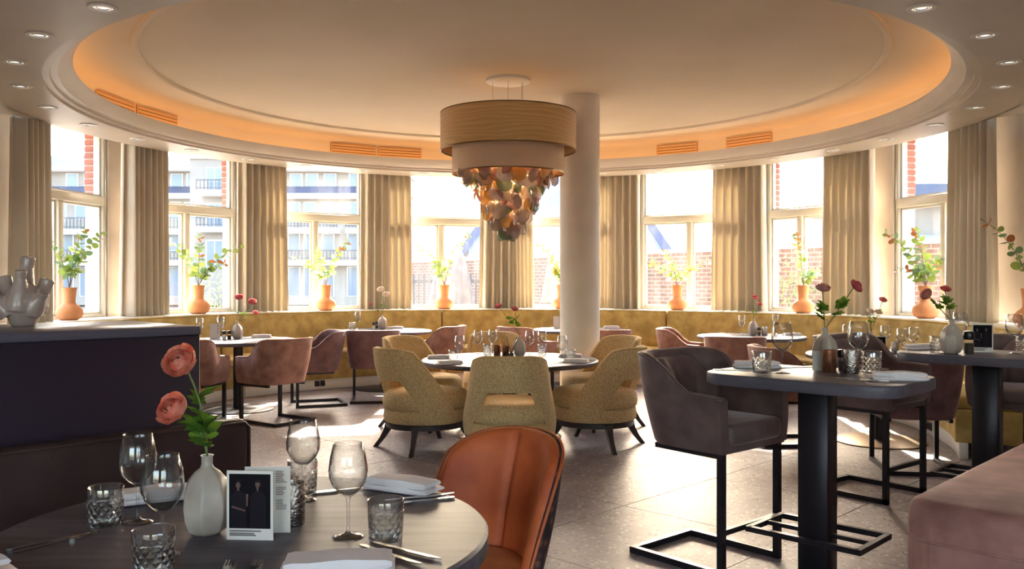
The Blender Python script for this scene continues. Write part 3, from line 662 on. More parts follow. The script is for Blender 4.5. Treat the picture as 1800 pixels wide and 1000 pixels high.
def fardist():
    t = thing('distant_flats', 'distant grey flats above the garden wall in the seventh window', 'building', (21.5, 62, 0))
    MB().box(-1.2, 3.6, 0, 8, 0, 6.4).build('wall', 'facade', t); MB().box(-3.6, -1.2, 1, 8, 0, 4.2).build('wall', 'facade', t); MB().box(-1.4, 3.8, -.2, 8, 6.4, 6.7).build('roof', 'slate', t)
    for r in range(4):
        for c in range(5): MB().box(-.95+c*.9, -.4+c*.9, -.05, .05, 2.6+r*.95, 3.2+r*.95).build('window', 'glassdark', t)
    t = thing('roadside_building', 'grey flat roofed building over the wall in the rightmost window', 'building', (16.6, 33, 0))
    MB().box(-3.0, 4, 0, 8, 0, 3.3).build('wall', 'bluewall', t); MB().box(-3.3, 4.3, -.6, 8, 4.6, 5.2).build('roof', 'slate', t); MB().box(-2.6, 4, .5, 8, 3.3, 4.6).build('upper_wall', 'facade', t)
    for c in range(6): MB().box(-2.6+c*1.05, -2.0+c*1.05, -.05, .05, 1.9, 2.8).build('window', 'white', t)
fardist()

# ================================================================ FURNITURE BUILDERS
def shell(stations, rows=8):
    """stations: (x, y, nx, ny, zb, zt, lean, thick, bulge) along a plan path; closed cross sections swept along it"""
    rs = []
    for x, y, nx, ny, zb, zt, lean, th, bul in stations:
        L = []
        for k in range(rows+1):
            t = k/rows; z = lerp(zb, zt-th*.35, t); o = lean*(z-.0)+bul*math.sin(PI*t)
            L.append((x+nx*o, y+ny*o, z))
        zo = lean*zt
        for q in (.2, .5, .8): L.append((x+nx*(zo-th*q), y+ny*(zo-th*q), zt-th*.35*(abs(q-.5)*2)**2))
        for k in range(rows, -1, -1):
            t = k/rows; z = lerp(zb, zt-th*.35, t); o = lean*z-th+bul*math.sin(PI*t)*.5
            L.append((x+nx*o, y+ny*o, z))
        rs.append(L)
    return MB().rings(rs, True, True, True)
def upath(w, yb, yf, rc, n=9):
    """U-shaped plan path, front right -> back -> front left, with outward normals"""
    P = []
    for k in range(6): P.append((w, lerp(yf, yb+rc, k/6), 1, 0))
    for k in range(n+1):
        a = -PI/2*k/n; P.append((w-rc+rc*math.cos(a), yb+rc+rc*math.sin(a), math.cos(a), math.sin(a)))
    for k in range(1, 6): x = lerp(w-rc, -(w-rc), k/6); P.append((x, yb, 0, -1))
    for k in range(n+1):
        a = -PI/2-PI/2*k/n; P.append((-w+rc+rc*math.cos(a), yb+rc+rc*math.sin(a), math.cos(a), math.sin(a)))
    for k in range(1, 7): P.append((-w, lerp(yb+rc, yf, k/6), -1, 0))
    return P
def armchair(name, cat, zb, mat, stool=False):
    t = thing(name, '', cat)
    P = upath(.29, -.27, .27, .2); st = []; pip = []
    for x, y, nx, ny in P:
        zt = lerp(.275+.03*(.27-y)/.54, .475, sstep(.06, -.2, y)); ln = lerp(.06, .2, sstep(0, -.25, y))
        st.append((x, y, nx, ny, 0.0, zt, ln, .055, .012)); o = ln*zt-.004
        pip.append((x+nx*o, y+ny*o, zb+zt-.012))
    b_ = shell(st); b_.xf(Matrix.Translation((0, 0, zb))); b_.build('backrest_shell', mat, t, smooth=55)
    MB().tube(pip, .007, 6).build('piping', mat, t, smooth=True)
    MB().prism([(x*.97, y*.97) for x, y, _, _ in P], zb-.012, zb+.03).build('seat_pan', mat, t)
    MB().box(-.238, .238, -.2, .285, zb+.02, zb+.135).build('seat_cushion', mat, t, bevel=.035, seg=3)
    # plump back cushion with gathered folds
    rs = []; nn = 40
    for i in range(nn+1):
        s = -1+2*i/nn; a = s*R_(62); R0 = .255; cx, cy = R0*1.02*math.sin(a), -(R0*math.cos(a))*.98+.02
        nx, ny = -math.sin(a), math.cos(a); L = []
        edge = math.sqrt(max(0, 1-abs(s)**4))
        zt = lerp(.43, .30, sstep(.45, 1, abs(s)))
        for k in range(9):
            tt = k/8; z = lerp(.13, zt, tt); th = .012+.062*edge*math.sin(PI*min(1, tt*.9+.08))**.7 + .009*math.sin(s*17+tt*1.5)*(1-tt)*edge
            lean = -.2*z*math.cos(a)
            L.append((cx+nx*th, cy+ny*th+lean*.9, zb+z))
        for k in (8, 0):
            z = lerp(.13, zt, k/8); L.append((cx-nx*.02, cy-ny*.02-.2*z*math.cos(a)*.9, zb+z))
        rs.append(L)
    MB().rings(rs).build('back_cushion', mat, t, smooth=60)
    wv = .034; lx = .255
    for s in (-1, 1): MB().bar((s*lx, .235, 0), (s*lx, .235, zb-.012), wv).build('leg', 'black', t)
    base = MB(); 
    for s in (-1, 1): base.bar((s*lx, .252, wv/2), (s*lx, -.34, wv/2), wv)
    base.bar((-lx-wv/2, -.34, wv/2), (lx+wv/2, -.34, wv/2), wv); base.build('floor_frame', 'black', t)
    for s in (-1, 1): MB().bar((s*lx, .235, zb-.025), (s*lx*.9, -.2, zb-.025), wv*.8).build('seat_rail', 'black', t)
    if stool: MB().bar((-lx, .235, .23), (lx, .235, .23), wv*.8).build('footrest', 'black', t)
    return t
def lounge_chair():
    t = thing('lounge_chair', '', 'chair')
    n = 40
    def oval(rx, ry, z, cy=.03): return [(rx*math.cos(2*PI*i/n), cy+ry*math.sin(2*PI*i/n), z) for i in range(n)]
    MB().rings([oval(.335,.355,.2), oval(.345,.365,.205), oval(.345,.365,.245), oval(.335,.355,.25)]).build('base_ring', 'darkwood', t, smooth=35)
    MB().rings([oval(.34,.36,.25), oval(.36,.385,.265), oval(.366,.39,.31), oval(.36,.384,.362), oval(.345,.37,.372)]).build('seat_base', 'boucle', t, smooth=50)
    MB().rings([oval(.345,.37,.372), oval(.364,.392,.388), oval(.37,.40,.43), oval(.362,.392,.49), oval(.33,.355,.522), oval(.25,.27,.537), oval(.1,.1,.542)]).build('seat_cushion', 'boucle', t, smooth=60)
    st = []; pt = []; pb = []
    for i in range(105):
        a = -104+208*i/104; ar = R_(a); aa = abs(a)
        nx, ny = math.sin(ar), -math.cos(ar)
        zt = .925-.035*(aa/46)**4 if aa < 46 else lerp(.89, .40, ((aa-46)/58)**1.02)
        zt = zt if aa < 101 else zt-.02*(aa-101)
        zb = lerp(.635+.0*aa, .258, min(1, max(0, (aa-27)/35))**1.25)
        zb = min(zb, zt-.03); r = .360
        ln = -.10+.31*max(0, math.cos(ar))**1.3
        off = -ln*.4                                     # lean starts at seat level
        st.append((nx*(r+off), .02+ny*(r*1.06+off), nx, ny, zb, zt, ln, .062, lerp(.012, .022, sstep(30, 75, aa))))
        o = ln*zt+off-.006; pt.append((nx*(r+o), .02+ny*(r*1.06+o), zt-.014))
    shell(st, 10).build('backrest', 'boucle', t, smooth=55)
    MB().tube(pt, .006, 6).build('piping', 'boucle', t, smooth=True)
    for sx in (-1, 1):
        for sy in (-1, 1):
            x, y = sx*.235, .03+sy*.25; dx, dy = sx*.085, sy*.095
            b_ = MB(); rs = []
            for z, q, wd in ((.235, -.1, .04), (.16, .12, .03), (.08, .5, .024), (0, 1, .021)):
                c = Vector((x+dx*q, y+dy*q, z)); e = Vector((sx, sy, 0)).normalized()*wd; f2 = Vector((-sy, sx, 0)).normalized()*wd*.8
                rs.append([c+e+f2, c-e+f2, c-e-f2, c+e-f2])
            b_.rings(rs).build('leg', 'darkwood', t, smooth=40)
    return t
def round_table(name, r, h, th, rb, mat, label, loc, colr=.055, basemat='chrome', group=None):
    t = thing(name, label, 'table', loc, 0, group)
    MB().lathe([(0,h-th),(r-.012,h-th),(r,h-th+.012),(r,h-.008),(r-.008,h),(0,h)], 72).build('tabletop', mat, t, smooth=30)
    MB().lathe([(colr,.015),(colr,h-th-.012),(colr+.1,h-th-.012),(colr+.1,h-th)], 28).build('pedestal', 'black', t, smooth=30)
    MB().lathe([(0,0),(rb,0),(rb,.010),(rb*.96,.016),(colr+.01,.022),(colr,.022)], 48).build('base_plate', basemat, t, smooth=30)
    return t
def rrect(w, d, r, n=8):
    P = []
    for cx, cy, a0 in ((w-r,d-r,0),(-w+r,d-r,90),(-w+r,-d+r,180),(w-r,-d+r,270)):
        for k in range(n+1): a = R_(a0+90*k/n); P.append((cx+r*math.cos(a), cy+r*math.sin(a)))
    return P
def bar_table(label, loc, w, d, rz):
    t = thing('bar_table', label, 'table', loc, rz, 'tall rounded bar tables')
    MB().prism(rrect(w, d, .16), .995, 1.05).build('tabletop', 'tabletop', t, bevel=.007, seg=2)
    MB().box(-.075, .075, -.055, .055, .012, .995).build('pedestal', 'black', t, bevel=.004, seg=1)
    MB().box(-.3, .3, -.27, .27, 0, .012).build('base_plate', 'black', t, bevel=.003, seg=1)
    fr = MB(); a, b2, z = .27, .17, .285
    fr.bar((-a,-b2,z),(a,-b2,z),.026); fr.bar((-a,b2,z),(a,b2,z),.026); fr.bar((-a,-b2-.013,z),(-a,b2+.013,z),.026); fr.bar((a,-b2-.013,z),(a,b2+.013,z),.026)
    fr.bar((-a,-.0,z),(a,-.0,z),.02); fr.build('footrest', 'black', t)
    return t

# ---------------------------------------------------------------- centre group
CT = (-.02, 8.42)
round_table('round_table', .853, .75, .042, .5, 'tabletop', 'large round grey table in the middle of the room, under the chandelier', (CT[0], CT[1], 0), .07)
P_l = Proto(lounge_chair())
G = 'mustard lounge chairs around the centre table'
for x, y, lab in ((-.02, 7.12, 'mustard lounge chair with its back to the viewer, front middle of the centre table'),
                  (-.80, 7.84, 'mustard lounge chair at the front left of the centre table'),
                  (.78, 7.95, 'mustard lounge chair at the front right of the centre table'),
                  (-.93, 9.08, 'mustard lounge chair at the back left of the centre table'),
                  (.93, 9.10, 'mustard lounge chair at the back right of the centre table, beside the white column'),
                  (-.17, 9.72, 'mustard lounge chair facing the viewer on the far side of the centre table')):
    P_l.put((x, y, 0), face(CT[0]-x, CT[1]-y) if abs(x) > .1 or y < 8 else face(.05, -1), lab, G)

# ---------------------------------------------------------------- dining tables by the banquette
TB = 'round dining tables along the banquette'
T1, T2, T3, T4, T5 = (-3.22, 10.2), (-1.80, 12.2), (.97, 12.5), (3.02, 10.95), (3.46, 8.15)
round_table('dining_table', .67, .82, .04, .41, 'tabletop', 'round dining table at the left, partly hidden by the dark counter', (*T1, 0), .055, 'black', TB)
round_table('dining_table', .67, .82, .04, .41, 'tabletop', 'round dining table with white flowers left of centre at the banquette', (*T2, 0), .055, 'black', TB)
round_table('dining_table', .67, .82, .04, .41, 'tabletop', 'sunlit round dining table half hidden by the white column', (*T3, 0), .055, 'black', TB)
round_table('dining_table', .67, .82, .04, .41, 'tabletop', 'round dining table right of the column at the gold banquette', (*T4, 0), .055, 'black', TB)
round_table('dining_table', .67, .82, .04, .41, 'tabletop', 'round dining table on a bronze base plate between the two bar tables', (*T5, 0), .055, 'brass', TB)
P_r = Proto(armchair('dining_armchair', 'chair', .43, 'rose')); P_r_shaded = Proto(armchair('dining_armchair', 'chair', .43, 'mauve'))
GC = 'velvet dining armchairs on black sled frames'
def seat(P, x, y, dx, dy, lab, g=GC): return P.put((x, y, 0), face(dx, dy), lab, g)
seat(P_r, -2.56, 9.36, -.80, .60, 'rose velvet armchair at the left dining table, nearest the viewer')
seat(P_r_shaded, -2.42, 10.62, -.9, -.35, 'shade-coloured rose velvet armchair at the left dining table, next to the banquette')
seat(P_r, -3.42, 9.25, .15, 1, 'rose velvet armchair peeking out beside the dark counter')
seat(P_r_shaded, -1.76, 11.02, -.12, 1, 'shade-coloured rose velvet armchair seen from behind at the table with white flowers')
seat(P_r, -1.02, 11.95, -1, .35, 'rose velvet armchair turned sideways right of the table with white flowers')
seat(P_r, .2, 11.75, .75, .6, 'rose velvet armchair left of the white column behind the centre table')
seat(P_r, 1.16, 11.1, -.1, 1, 'rose velvet armchair just right of the white column')
seat(P_r, 2.22, 11.15, 1, -.25, 'rose velvet armchair with sunlit inner back at the right dining table')
seat(P_r, 2.52, 9.75, .35, 1, 'rose velvet armchair seen from behind at the right dining table')
seat(P_r, 2.60, 8.10, 1, .1, 'rose velvet armchair behind the nearer bar table, left of the bronze base')
seat(P_r_shaded, 3.24, 7.02, .15, 1, 'shade-coloured rose velvet armchair between the two bar tables, seen from behind')

# ---------------------------------------------------------------- bar tables, stools, pink bench
RZB = R_(-44)
bar_table('nearer tall bar table with rounded corners, laid for two', (1.475, 4.19, 0), .475, .34, RZB)
bar_table('farther tall bar table at the right edge, with a striped vase', (2.97, 5.42, 0), .475, .34, RZB)
P_s = Proto(armchair('bar_stool', 'stool', .64, 'taupe', True)); GS = 'taupe velvet bar stools'
seat(P_s, 1.09, 4.71, .66, -.75, 'taupe velvet bar stool at the left end of the nearer bar table', GS)
seat(P_s, 2.565, 6.17, .62, -.78, 'taupe velvet bar stool between the two bar tables', GS)
seat(P_s, 3.58, 6.05, -.69, -.72, 'taupe velvet bar stool behind the farther bar table at the right edge', GS)
def pink_bench():
    # long edge runs along v from (1.41,3.15); body extends to the right
    t = thing('bench', 'dusty pink velvet bench in the right foreground', 'bench', (1.40, 3.08, 0), R_(-44))
    MB().prism([(x+.42, y+1.55) for x, y in rrect(.434, 1.614, .14)], .06, .655).build('bench_base', 'pink', t)
    MB().prism([(x+.42, y+1.55) for x, y in rrect(.432, 1.612, .14)], .60, .735).build('bench_cushion', 'pink', t, bevel=.055, seg=4)
    MB().tube([(x+.42, y+1.55, .602) for x, y in rrect(.434, 1.614, .14)]+[(.42+.434, 1.55+1.474, .602)], .006, 6).build('piping', 'pink', t, smooth=True)
    MB().box(.05, .79, .1, 3.0, 0, .06).build('plinth', 'black', t)
    MB().prism([(x+.96, y+1.55) for x, y in rrect(.10, 1.6, .06)], .06, 1.12).build('bench_back', 'pink', t, bevel=.03, seg=3)
pink_bench()

# ---------------------------------------------------------------- counter, leather bench, foreground table, rust chair
def counter():
    # front right top corner at (-1.37,3.81); front runs down-left
    t = thing('service_counter', 'dark aubergine service counter at the left behind the leather bench', 'counter', (-1.37, 3.81, 0), R_(45))
    MB().box(-2.6, 0, 0, .80, 0, 1.262).build('body', 'counter', t, bevel=.004, seg=1)
    MB().box(-2.6, .004, -.004, .804, 1.262, 1.30).build('worktop', 'countertop', t, bevel=.004, seg=1)
counter()
def leather_bench():
    t = thing('leather_bench', 'dark brown leather bench in the left foreground', 'bench', (-1.12, 3.73, 0), R_(47))
    st = []
    L = 3.3
    b_ = MB(); b_.box(-L, 0, -.0, .11, .12, .905).build('backrest', 'leather', t, bevel=.035, seg=4)
    MB().box(-L, -.0, -.56, .02, .34, .5).build('seat', 'leather', t, bevel=.04, seg=3)
    MB().box(-L+.03, -.03, -.5, .08, .03, .34).build('bench_base', 'leather', t, bevel=.01)
    MB().box(-L+.05, -.05, -.45, .05, 0, .03).build('plinth', 'black', t)
    MB().tube([(-L+.02,.004,.893),(-.03,.004,.893),(-.004,.01,.87),(-.004,.01,.2)], .006, 6).build('piping', 'leather', t, smooth=True)
leather_bench()
FT = (-.724, 2.35)
round_table('round_table', .66, .82, .06, .38, 'table', 'dark oak round table in the left foreground', (FT[0], FT[1], 0), .055, 'black')
def rust_chair():
    c = (-.155, 3.06); t = thing('rust_chair', 'rust orange velvet chair with dark floral back at the foreground table', 'chair', (c[0], c[1], 0), face(-.60, -.80))
    st, st2, pip = [], [], []
    for i in range(49):
        a = -84+168*i/48; ar = R_(a); aa = abs(a); nx, ny = math.sin(ar), -math.cos(ar)
        zt = .935-.085*(aa/52)**2.6 if aa < 52 else lerp(.85, .50, ((aa-52)/32)**1.25)
        rx, ry = .25, .25; ln = .22*max(0, math.cos(ar))**.7+.06; off = -ln*.45
        st.append((nx*(rx+off), ny*(ry+off), nx, ny, .40, zt-.006, ln, .03, .012))
        o = ln*zt+off; pip.append((nx*(rx+o-.008), ny*(ry+o-.008), zt-.008))
        # inner padding, three vertical channels
        g = 1-.8*math.exp(-((a-4)/2.4)**2)
        st2.append((nx*(rx+off-.010), ny*(ry+off-.010), nx, ny, .42, zt-.002, ln, .03+.028*g*(1-(aa/84)**3), -.018*g))
    shell(st, 12).build('back_shell', 'floral', t, smooth=60)
    shell(st2, 12).build('back_padding', 'orange', t, smooth=60)
    MB().tube(pip, .006, 6).build('piping', 'orange', t, smooth=True)
    n = 40; ov = lambda r, z, y=.03: [(r*math.cos(2*PI*i/n)*1.0, y+r*1.02*math.sin(2*PI*i/n), z) for i in range(n)]
    MB().rings([ov(.22,.40), ov(.262,.41), ov(.272,.45), ov(.262,.49), ov(.2,.515), ov(.06,.52)]).build('seat', 'orange', t, smooth=60)
    for sx in (-1, 1):
        for sy in (-1, 1): MB().tube([(sx*.15, .03+sy*.15, .41), (sx*.23, .03+sy*.23, 0)], [.016, .010], 10).build('leg', 'black', t, smooth=True)
rust_chair()

# ================================================================ CHANDELIER
def chandelier():
    t = thing('chandelier', 'two-tier drum chandelier with a cascade of coloured glass discs', 'lamp', (-.04, 9.0, 0))
    zc = ZS+.436
    MB().lathe([(0,zc-.035),(.215,zc-.035),(.23,zc-.028),(.23,zc)], 48).build('ceiling_rose', 'white', t, smooth=35)
    for x, y in ((-.16,.02),(.14,.02),(.15,-.03),(0,-.1)): MB().tube([(x,y,zc-.03),(x,y,3.0)], .0035, 6).build('cable', 'steel', t)
    MB().lathe([(.702,3.235),(.702,2.855),(.697,2.855),(.697,3.235),(.702,3.235)], 96).build('upper_shade', 'shade_g', t, smooth=30)
    for z in (3.235, 2.855): MB().lathe([(.704,z-.006),(.704,z+.006),(.694,z+.006),(.694,z-.006),(.704,z-.006)], 96).build('shade_rim', 'brass', t, smooth=30)
    MB().lathe([(.580,2.98),(.580,2.62),(.575,2.62),(.575,2.98),(.580,2.98)], 96).build('lower_shade', 'shade_c', t, smooth=30)
    MB().lathe([(.582,2.614),(.582,2.626),(.572,2.626),(.572,2.614),(.582,2.614)], 96).build('shade_rim', 'brass', t, smooth=30)
    MB().lathe([(.0,2.97),(.575,2.97)], 48).build('spreader_disc', 'shade_in', t)
    MB().lathe([(.578,2.982),(.697,2.982)], 48).build('shade_lining', 'shade_in', t)
    # glass discs and drops
    rng = random.Random(11)
    def disc(r, dish, drop=0):
        b_ = MB(); n = 14; rs = []
        for q, z in ((.02, dish), (.45, dish*.75), (.8, dish*.3), (1, 0)):
            rs.append([(r*q*math.cos(2*PI*i/n)*(1+.06*math.sin(3*i)), -z*.9+.004*math.sin(i*1.7)*q, r*q*math.sin(2*PI*i/n)*(1-drop*.35*(1 if math.sin(2*PI*i/n) > 0 else 0))+(r*drop*max(0, math.sin(2*PI*i/n))**3*q*1.1)) for i in range(n)])
        back = [[(x, y+.006, z) for x, y, z in ring] for ring in reversed(rs)]
        return b_.rings(rs+back)
    meshes = []
    for k in range(5):
        for nm, r, dsh, dr in (('d', .088, .026, 0), ('s', .066, .02, 0), ('t', .05, .015, .9)):
            me = disc(r, dsh, dr).mesh('glass_disc', DISC[k])
            for p in me.polygons: p.use_smooth = True
            meshes.append((me, k))
    cnt = 0
    for lv in range(13):
        z = 2.61-lv*.052; rr = lerp(.51, .09, (lv/12)**.75); n = max(4, int(2*PI*rr/.118)+1)
        for i in range(n):
            a = 2*PI*(i+rng.uniform(-.4,.4))/n+lv*.7; r2 = rr*rng.uniform(.72, 1.1)
            me, k = meshes[rng.choice([0,0,1,1,2,3,3,4,4,6,7,8,9,9,10,10,11,12,12,13,14])]
            o = bpy.data.objects.new('glass_disc', me); COL.objects.link(o); o.parent = t
            o.location = (r2*math.sin(a), -r2*math.cos(a), z+rng.uniform(-.045,.045))
            o.rotation_euler = (rng.uniform(-.7,.5), rng.uniform(-.7,.7), a+rng.uniform(-.8,.8)); cnt += 1
    for i in range(5):
        a = i*1.3; MB().sphere((.2*math.cos(a), .2*math.sin(a), 2.62-.06*i), .028, 12, 8).build('bulb', 'bulb', t, smooth=True)
    for z, e in ((2.5, 3.2), (3.08, .7)):
        ld = bpy.data.lights.new('lamp_glow', 'POINT'); ld.energy = e; ld.color = (1, .66, .34); ld.shadow_soft_size = .08
        lo = bpy.data.objects.new('lamp_glow', ld); COL.objects.link(lo); lo.parent = t; lo.location = (0, 0, z)
chandelier()

# ================================================================ TABLEWARE
def at(px, py, d): return Vector(((px-900)*d/1525, d, 1.49+(497-py)*d/1525))
def on(px, py, h):
    d = (1.49-h)*1525/(py-497); return ((px-900)*d/1525, d, h)
def one(name, cat, mb, mat, sm=True, bevel=0):
    o = mb.build(name, mat, None, smooth=sm, bevel=bevel); tag(o, '', cat); return Proto(o)
W_OUT = [(.0005,0),(.041,0),(.042,.0022),(.030,.004),(.012,.008),(.0055,.016),(.0042,.03),(.0040,.075),(.0046,.095),(.008,.105),(.025,.117),(.041,.135),(.0505,.158),(.0515,.178),(.047,.212),(.0385,.247)]
W_IN = [(.0378,.2475),(.0372,.247),(.0457,.212),(.0502,.178),(.0492,.158),(.040,.136),(.024,.1185),(.008,.1105),(.0005,.109)]
P_wine = one('wine_glass', 'glass', MB().lathe(W_OUT+W_IN, 40), 'glass')
P_tum = one('tumbler', 'glass', MB().lathe([(.0005,0),(.041,0),(.0435,.003),(.046,.05),(.0475,.104),(.0468,.106),(.0445,.104),(.043,.05),(.0405,.016),(.0005,.014)], 48), 'cut')
def napkin_mb(l=.235, w_=.105, seed=1):
    rng = random.Random(seed); b_ = MB()
    def slab(x0, x1, y0, y1, z0, z1, nx=14):
        rs = []
        for i in range(nx+1):
            x = lerp(x0, x1, i/nx); wz = .0018*math.sin(x*40+seed); q = 0 if 0 < i < nx else 1
            e = .004*q
            rs.append([(x, y0+.004, z0+e), (x, y1-.004, z0+e), (x, y1, (z0+z1)/2+wz), (x, y1-.005, z1-e+wz), (x, (y0+y1)/2, z1-e+wz*1.6+.002), (x, y0+.005, z1-e+wz), (x, y0, (z0+z1)/2+wz)])
        b_.rings(rs)
    slab(-l/2, l/2, -w_/2, w_/2, 0, .016); slab(-l/2+.01, l/2-.006, -w_/2+.004, w_/2-.01, .0165, .036)
    return b_
P_nap = one('napkin', 'napkin', napkin_mb(), 'linen', 50)
def knife_mb():
    P = [(-.115,-.004),(-.105,-.0075),(-.03,-.006),(.0,-.0045),(.01,-.009),(.08,-.009),(.105,-.004),(.115,.004),(.10,.005),(.0,.0045),(-.03,.006),(-.105,.0075),(-.115,.004)]
    return MB().prism(P, .001, .005)
P_kn = one('table_knife', 'cutlery', knife_mb(), 'steel', 30)
def fork_mb():
    b_ = MB().prism([(-.105,-.004),(-.1,-.008),(-.03,-.005),(.03,-.003),(.04,-.011),(.05,-.0125),(.06,-.0125),(.06,.0125),(.05,.0125),(.04,.011),(.03,.003),(-.03,.005),(-.1,.008),(-.105,.004)], .001, .0045)
    for k in range(4): y = -.0125+k*.00733; b_.box(.06, .105, y, y+.003, .0015, .0045)
    return b_
P_fk = one('table_fork', 'cutlery', fork_mb(), 'steel', 30)
def vase_mb():
    pr = [(.0005,0),(.032,0),(.05,.012),(.062,.04),(.0665,.075),(.064,.11),(.053,.143),(.034,.165),(.018,.177),(.0145,.187),(.0145,.205),(.0175,.21),(.0125,.2095),(.011,.19),(.011,.15)]
    return MB().lathe(pr, 96, flute=lambda a, z: 1-.12*abs(math.sin(a*3.5))**.8*sstep(.185,.12,z))
P_vase = one('bud_vase', 'vase', vase_mb(), 'ceramic')
P_tin = one('metal_tin', 'tin', MB().lathe([(.0005,0),(.034,0),(.036,.003),(.036,.112),(.035,.115),(.033,.112),(.032,.02),(.0005,.02)], 36), 'tin', 40)
def mill(name, lab, fill):
    t = thing(name, '', 'mill')
    MB().lathe([(.0005,0),(.021,0),(.022,.003),(.022,.068)], 24).build('bottle', 'glass', t, smooth=40)
    MB().lathe([(.0005,.003),(.0195,.003),(.0195,.05),(.0005,.05)], 20).build('filling', fill, t, smooth=40)
    MB().lathe([(.0225,.066),(.024,.07),(.024,.098),(.021,.104),(.012,.106),(.0005,.106)], 24).build('cap', 'blackp', t, smooth=40)
    return Proto(t)
P_pep = mill('pepper_mill', '', 'pepper'); P_salt = mill('salt_mill', '', 'salt')
def photo_card():
    t = thing('photo_card', '', 'card')
    MB().box(-.062, .062, -.0015, .0015, 0, .18).build('card', 'card', t)
    MB().box(-.055, .055, -.0022, -.0014, .030, .172).build('photo', 'photo', t)
    b_ = MB()
    for z, x1 in ((.0215, .03), (.015, .012), (.0105, .016)): b_.box(-.054, x1, -.0022, -.0014, z, z+.0035)
    b_.build('caption', 'ink', t)
    f = MB()
    def blob(cx, cz, rx, rz):
        n = 16; f.add([(cx+rx*math.cos(2*PI*i/n), -.0026, cz+rz*math.sin(2*PI*i/n)) for i in range(n)]+[(cx+rx*math.cos(2*PI*i/n), -.0021, cz+rz*math.sin(2*PI*i/n)) for i in range(n)], [tuple(range(n)), tuple(range(2*n-1,n-1,-1))]+[(i,(i+1)%n,n+(i+1)%n,n+i) for i in range(n)])
    def quad(pts): f.add([(x, -.0026, z) for x, z in pts]+[(x, -.0021, z) for x, z in pts], [(0,1,2,3),(7,6,5,4),(0,4,5,1),(1,5,6,2),(2,6,7,3),(3,7,4,0)])
    blob(-.031, .142, .0062, .0085); blob(.021, .146, .0066, .009)
    quad([(-.034,.128),(-.028,.128),(-.0285,.135),(-.0335,.135)]); quad([(.019,.128),(.0225,.128),(.024,.138),(.0175,.138)])
    quad([(-.010,.120),(-.004,.120),(-.0055,.088),(-.009,.088)]); quad([(-.049,.084),(-.012,.074),(-.012,.078),(-.047,.089)])
    tz = MB()
    for cx in (-.030, .022):
        n = [(cx-.021,.032),(cx+.021,.032),(cx+.020,.115),(cx+.008,.128),(cx-.008,.128),(cx-.020,.115)]
        tz.add([(x, -.0024, z) for x, z in n]+[(x, -.0021, z) for x, z in n], [tuple(range(6)), tuple(range(11,5,-1))]+[(i,(i+1)%6,6+(i+1)%6,6+i) for i in range(6)])
        tz.box(cx-.0068, cx+.0068, -.0028, -.0021, .150, .156)
    tz.build('dark_clothing', 'clothprint', t)
    f.build('portraits', 'skin', t)
    return Proto(t)
P_card = photo_card()
def text_card():
    t = thing('menu_card', '', 'card')
    MB().box(-.06, .06, -.0012, .0012, 0, .178).build('card', 'card', t)
    b_ = MB(); rng = random.Random(4); z = .164
    while z > .06:
        if not (.125 < z < .135 or .09 < z < .1): b_.box(.022, .022+rng.uniform(.016,.03), -.002, -.001, z, z+.0018)
        z -= .0048
    b_.build('print_lines', 'ink', t)
    return Proto(t)
P_menu = text_card()

FZ, BZ, CZ, DZ = .82, 1.05, .75, .82
# ---- foreground table
g = 'glassware on the foreground table'
P_tum.put(on(186, 922, FZ), .2, 'cut crystal tumbler beside the leather bench on the foreground table', g)
P_wine.put(on(242, 918, FZ), 0, 'wine glass at the left rear of the foreground table, in front of the leather bench', g)
P_wine.put((-.86, 2.135, FZ), 0, 'wine glass overlapping the ribbed vase on the foreground table', g)
P_tum.put((-.822, 1.99, FZ), .5, 'cut crystal tumbler nearest the viewer at the bottom of the foreground table', g)
P_tum.put(on(532, 866, FZ), .9, 'cut crystal tumbler right of the tin at the far rim of the foreground table', g)
P_wine.put(on(533, 879, FZ), 0, 'wine glass standing before the sunlit floor, right of the tin on the foreground table', g)
P_wine.put(on(612, 943, FZ), 0, 'rightmost wine glass on the foreground table', g)
P_tum.put(on(678, 948, FZ), .3, 'cut crystal tumbler near the right rim of the foreground table', g)
P_vase.put(on(364, 938, FZ), R_(20), 'ribbed cream ceramic vase holding coral flowers on the foreground table')
P_card.put((-.683, 2.262, FZ), R_(-4), 'white card with dark photo of two people beside the foreground vase')
P_menu.put((-.655, 2.325, FZ), R_(4), 'white printed card behind the photo card on the foreground table')
P_pep.put((-.715, 2.47, FZ), 0, 'black capped pepper mill behind the photo card, left of its twin', None)
P_salt.put((-.688, 2.425, FZ), 0, 'black capped salt mill right behind the photo card', None)
P_tin.put(on(513, 921, FZ), 0, 'shiny metal tin next to the cards on the foreground table')
P_nap.put((-1.10, 2.66, FZ+.006), R_(28), 'folded napkin behind the left wine glass on the foreground table', 'folded napkins')
P_nap.put((-1.285, 2.03, FZ+.002), R_(-35), 'folded napkin cut off at the lower left corner of the photo', 'folded napkins', 1.15)
P_nap.put((-.352, 2.80, FZ+.004), R_(-28), 'folded napkin in front of the rust chair on the foreground table', 'folded napkins', 1.05)
P_nap.put((-.40, 2.00, FZ+.004), R_(8), 'folded napkin cut off at the bottom of the foreground table, near the tumbler', 'folded napkins', 1.1)
gc = 'cutlery on the foreground table'
def cut(P, x, y, z, rz, lab, grp=gc): P.put((x, y, z), rz, lab, grp)
cut(P_fk, -1.17, 2.23, FZ, R_(52), 'fork by the lower left napkin on the foreground table')
cut(P_kn, -1.185, 2.25, FZ, R_(46), 'knife by the lower left napkin on the foreground table')
cut(P_kn, -.285, 2.70, FZ+.001, R_(25), 'knife with its handle towards the rust chair on the foreground table')
cut(P_fk, -.275, 2.655, FZ+.001, R_(205), 'fork beside the knife pointing at the rust chair')
cut(P_fk, -.53, 2.80, FZ+.001, R_(205), 'fork reaching out left of the napkin before the rust chair')
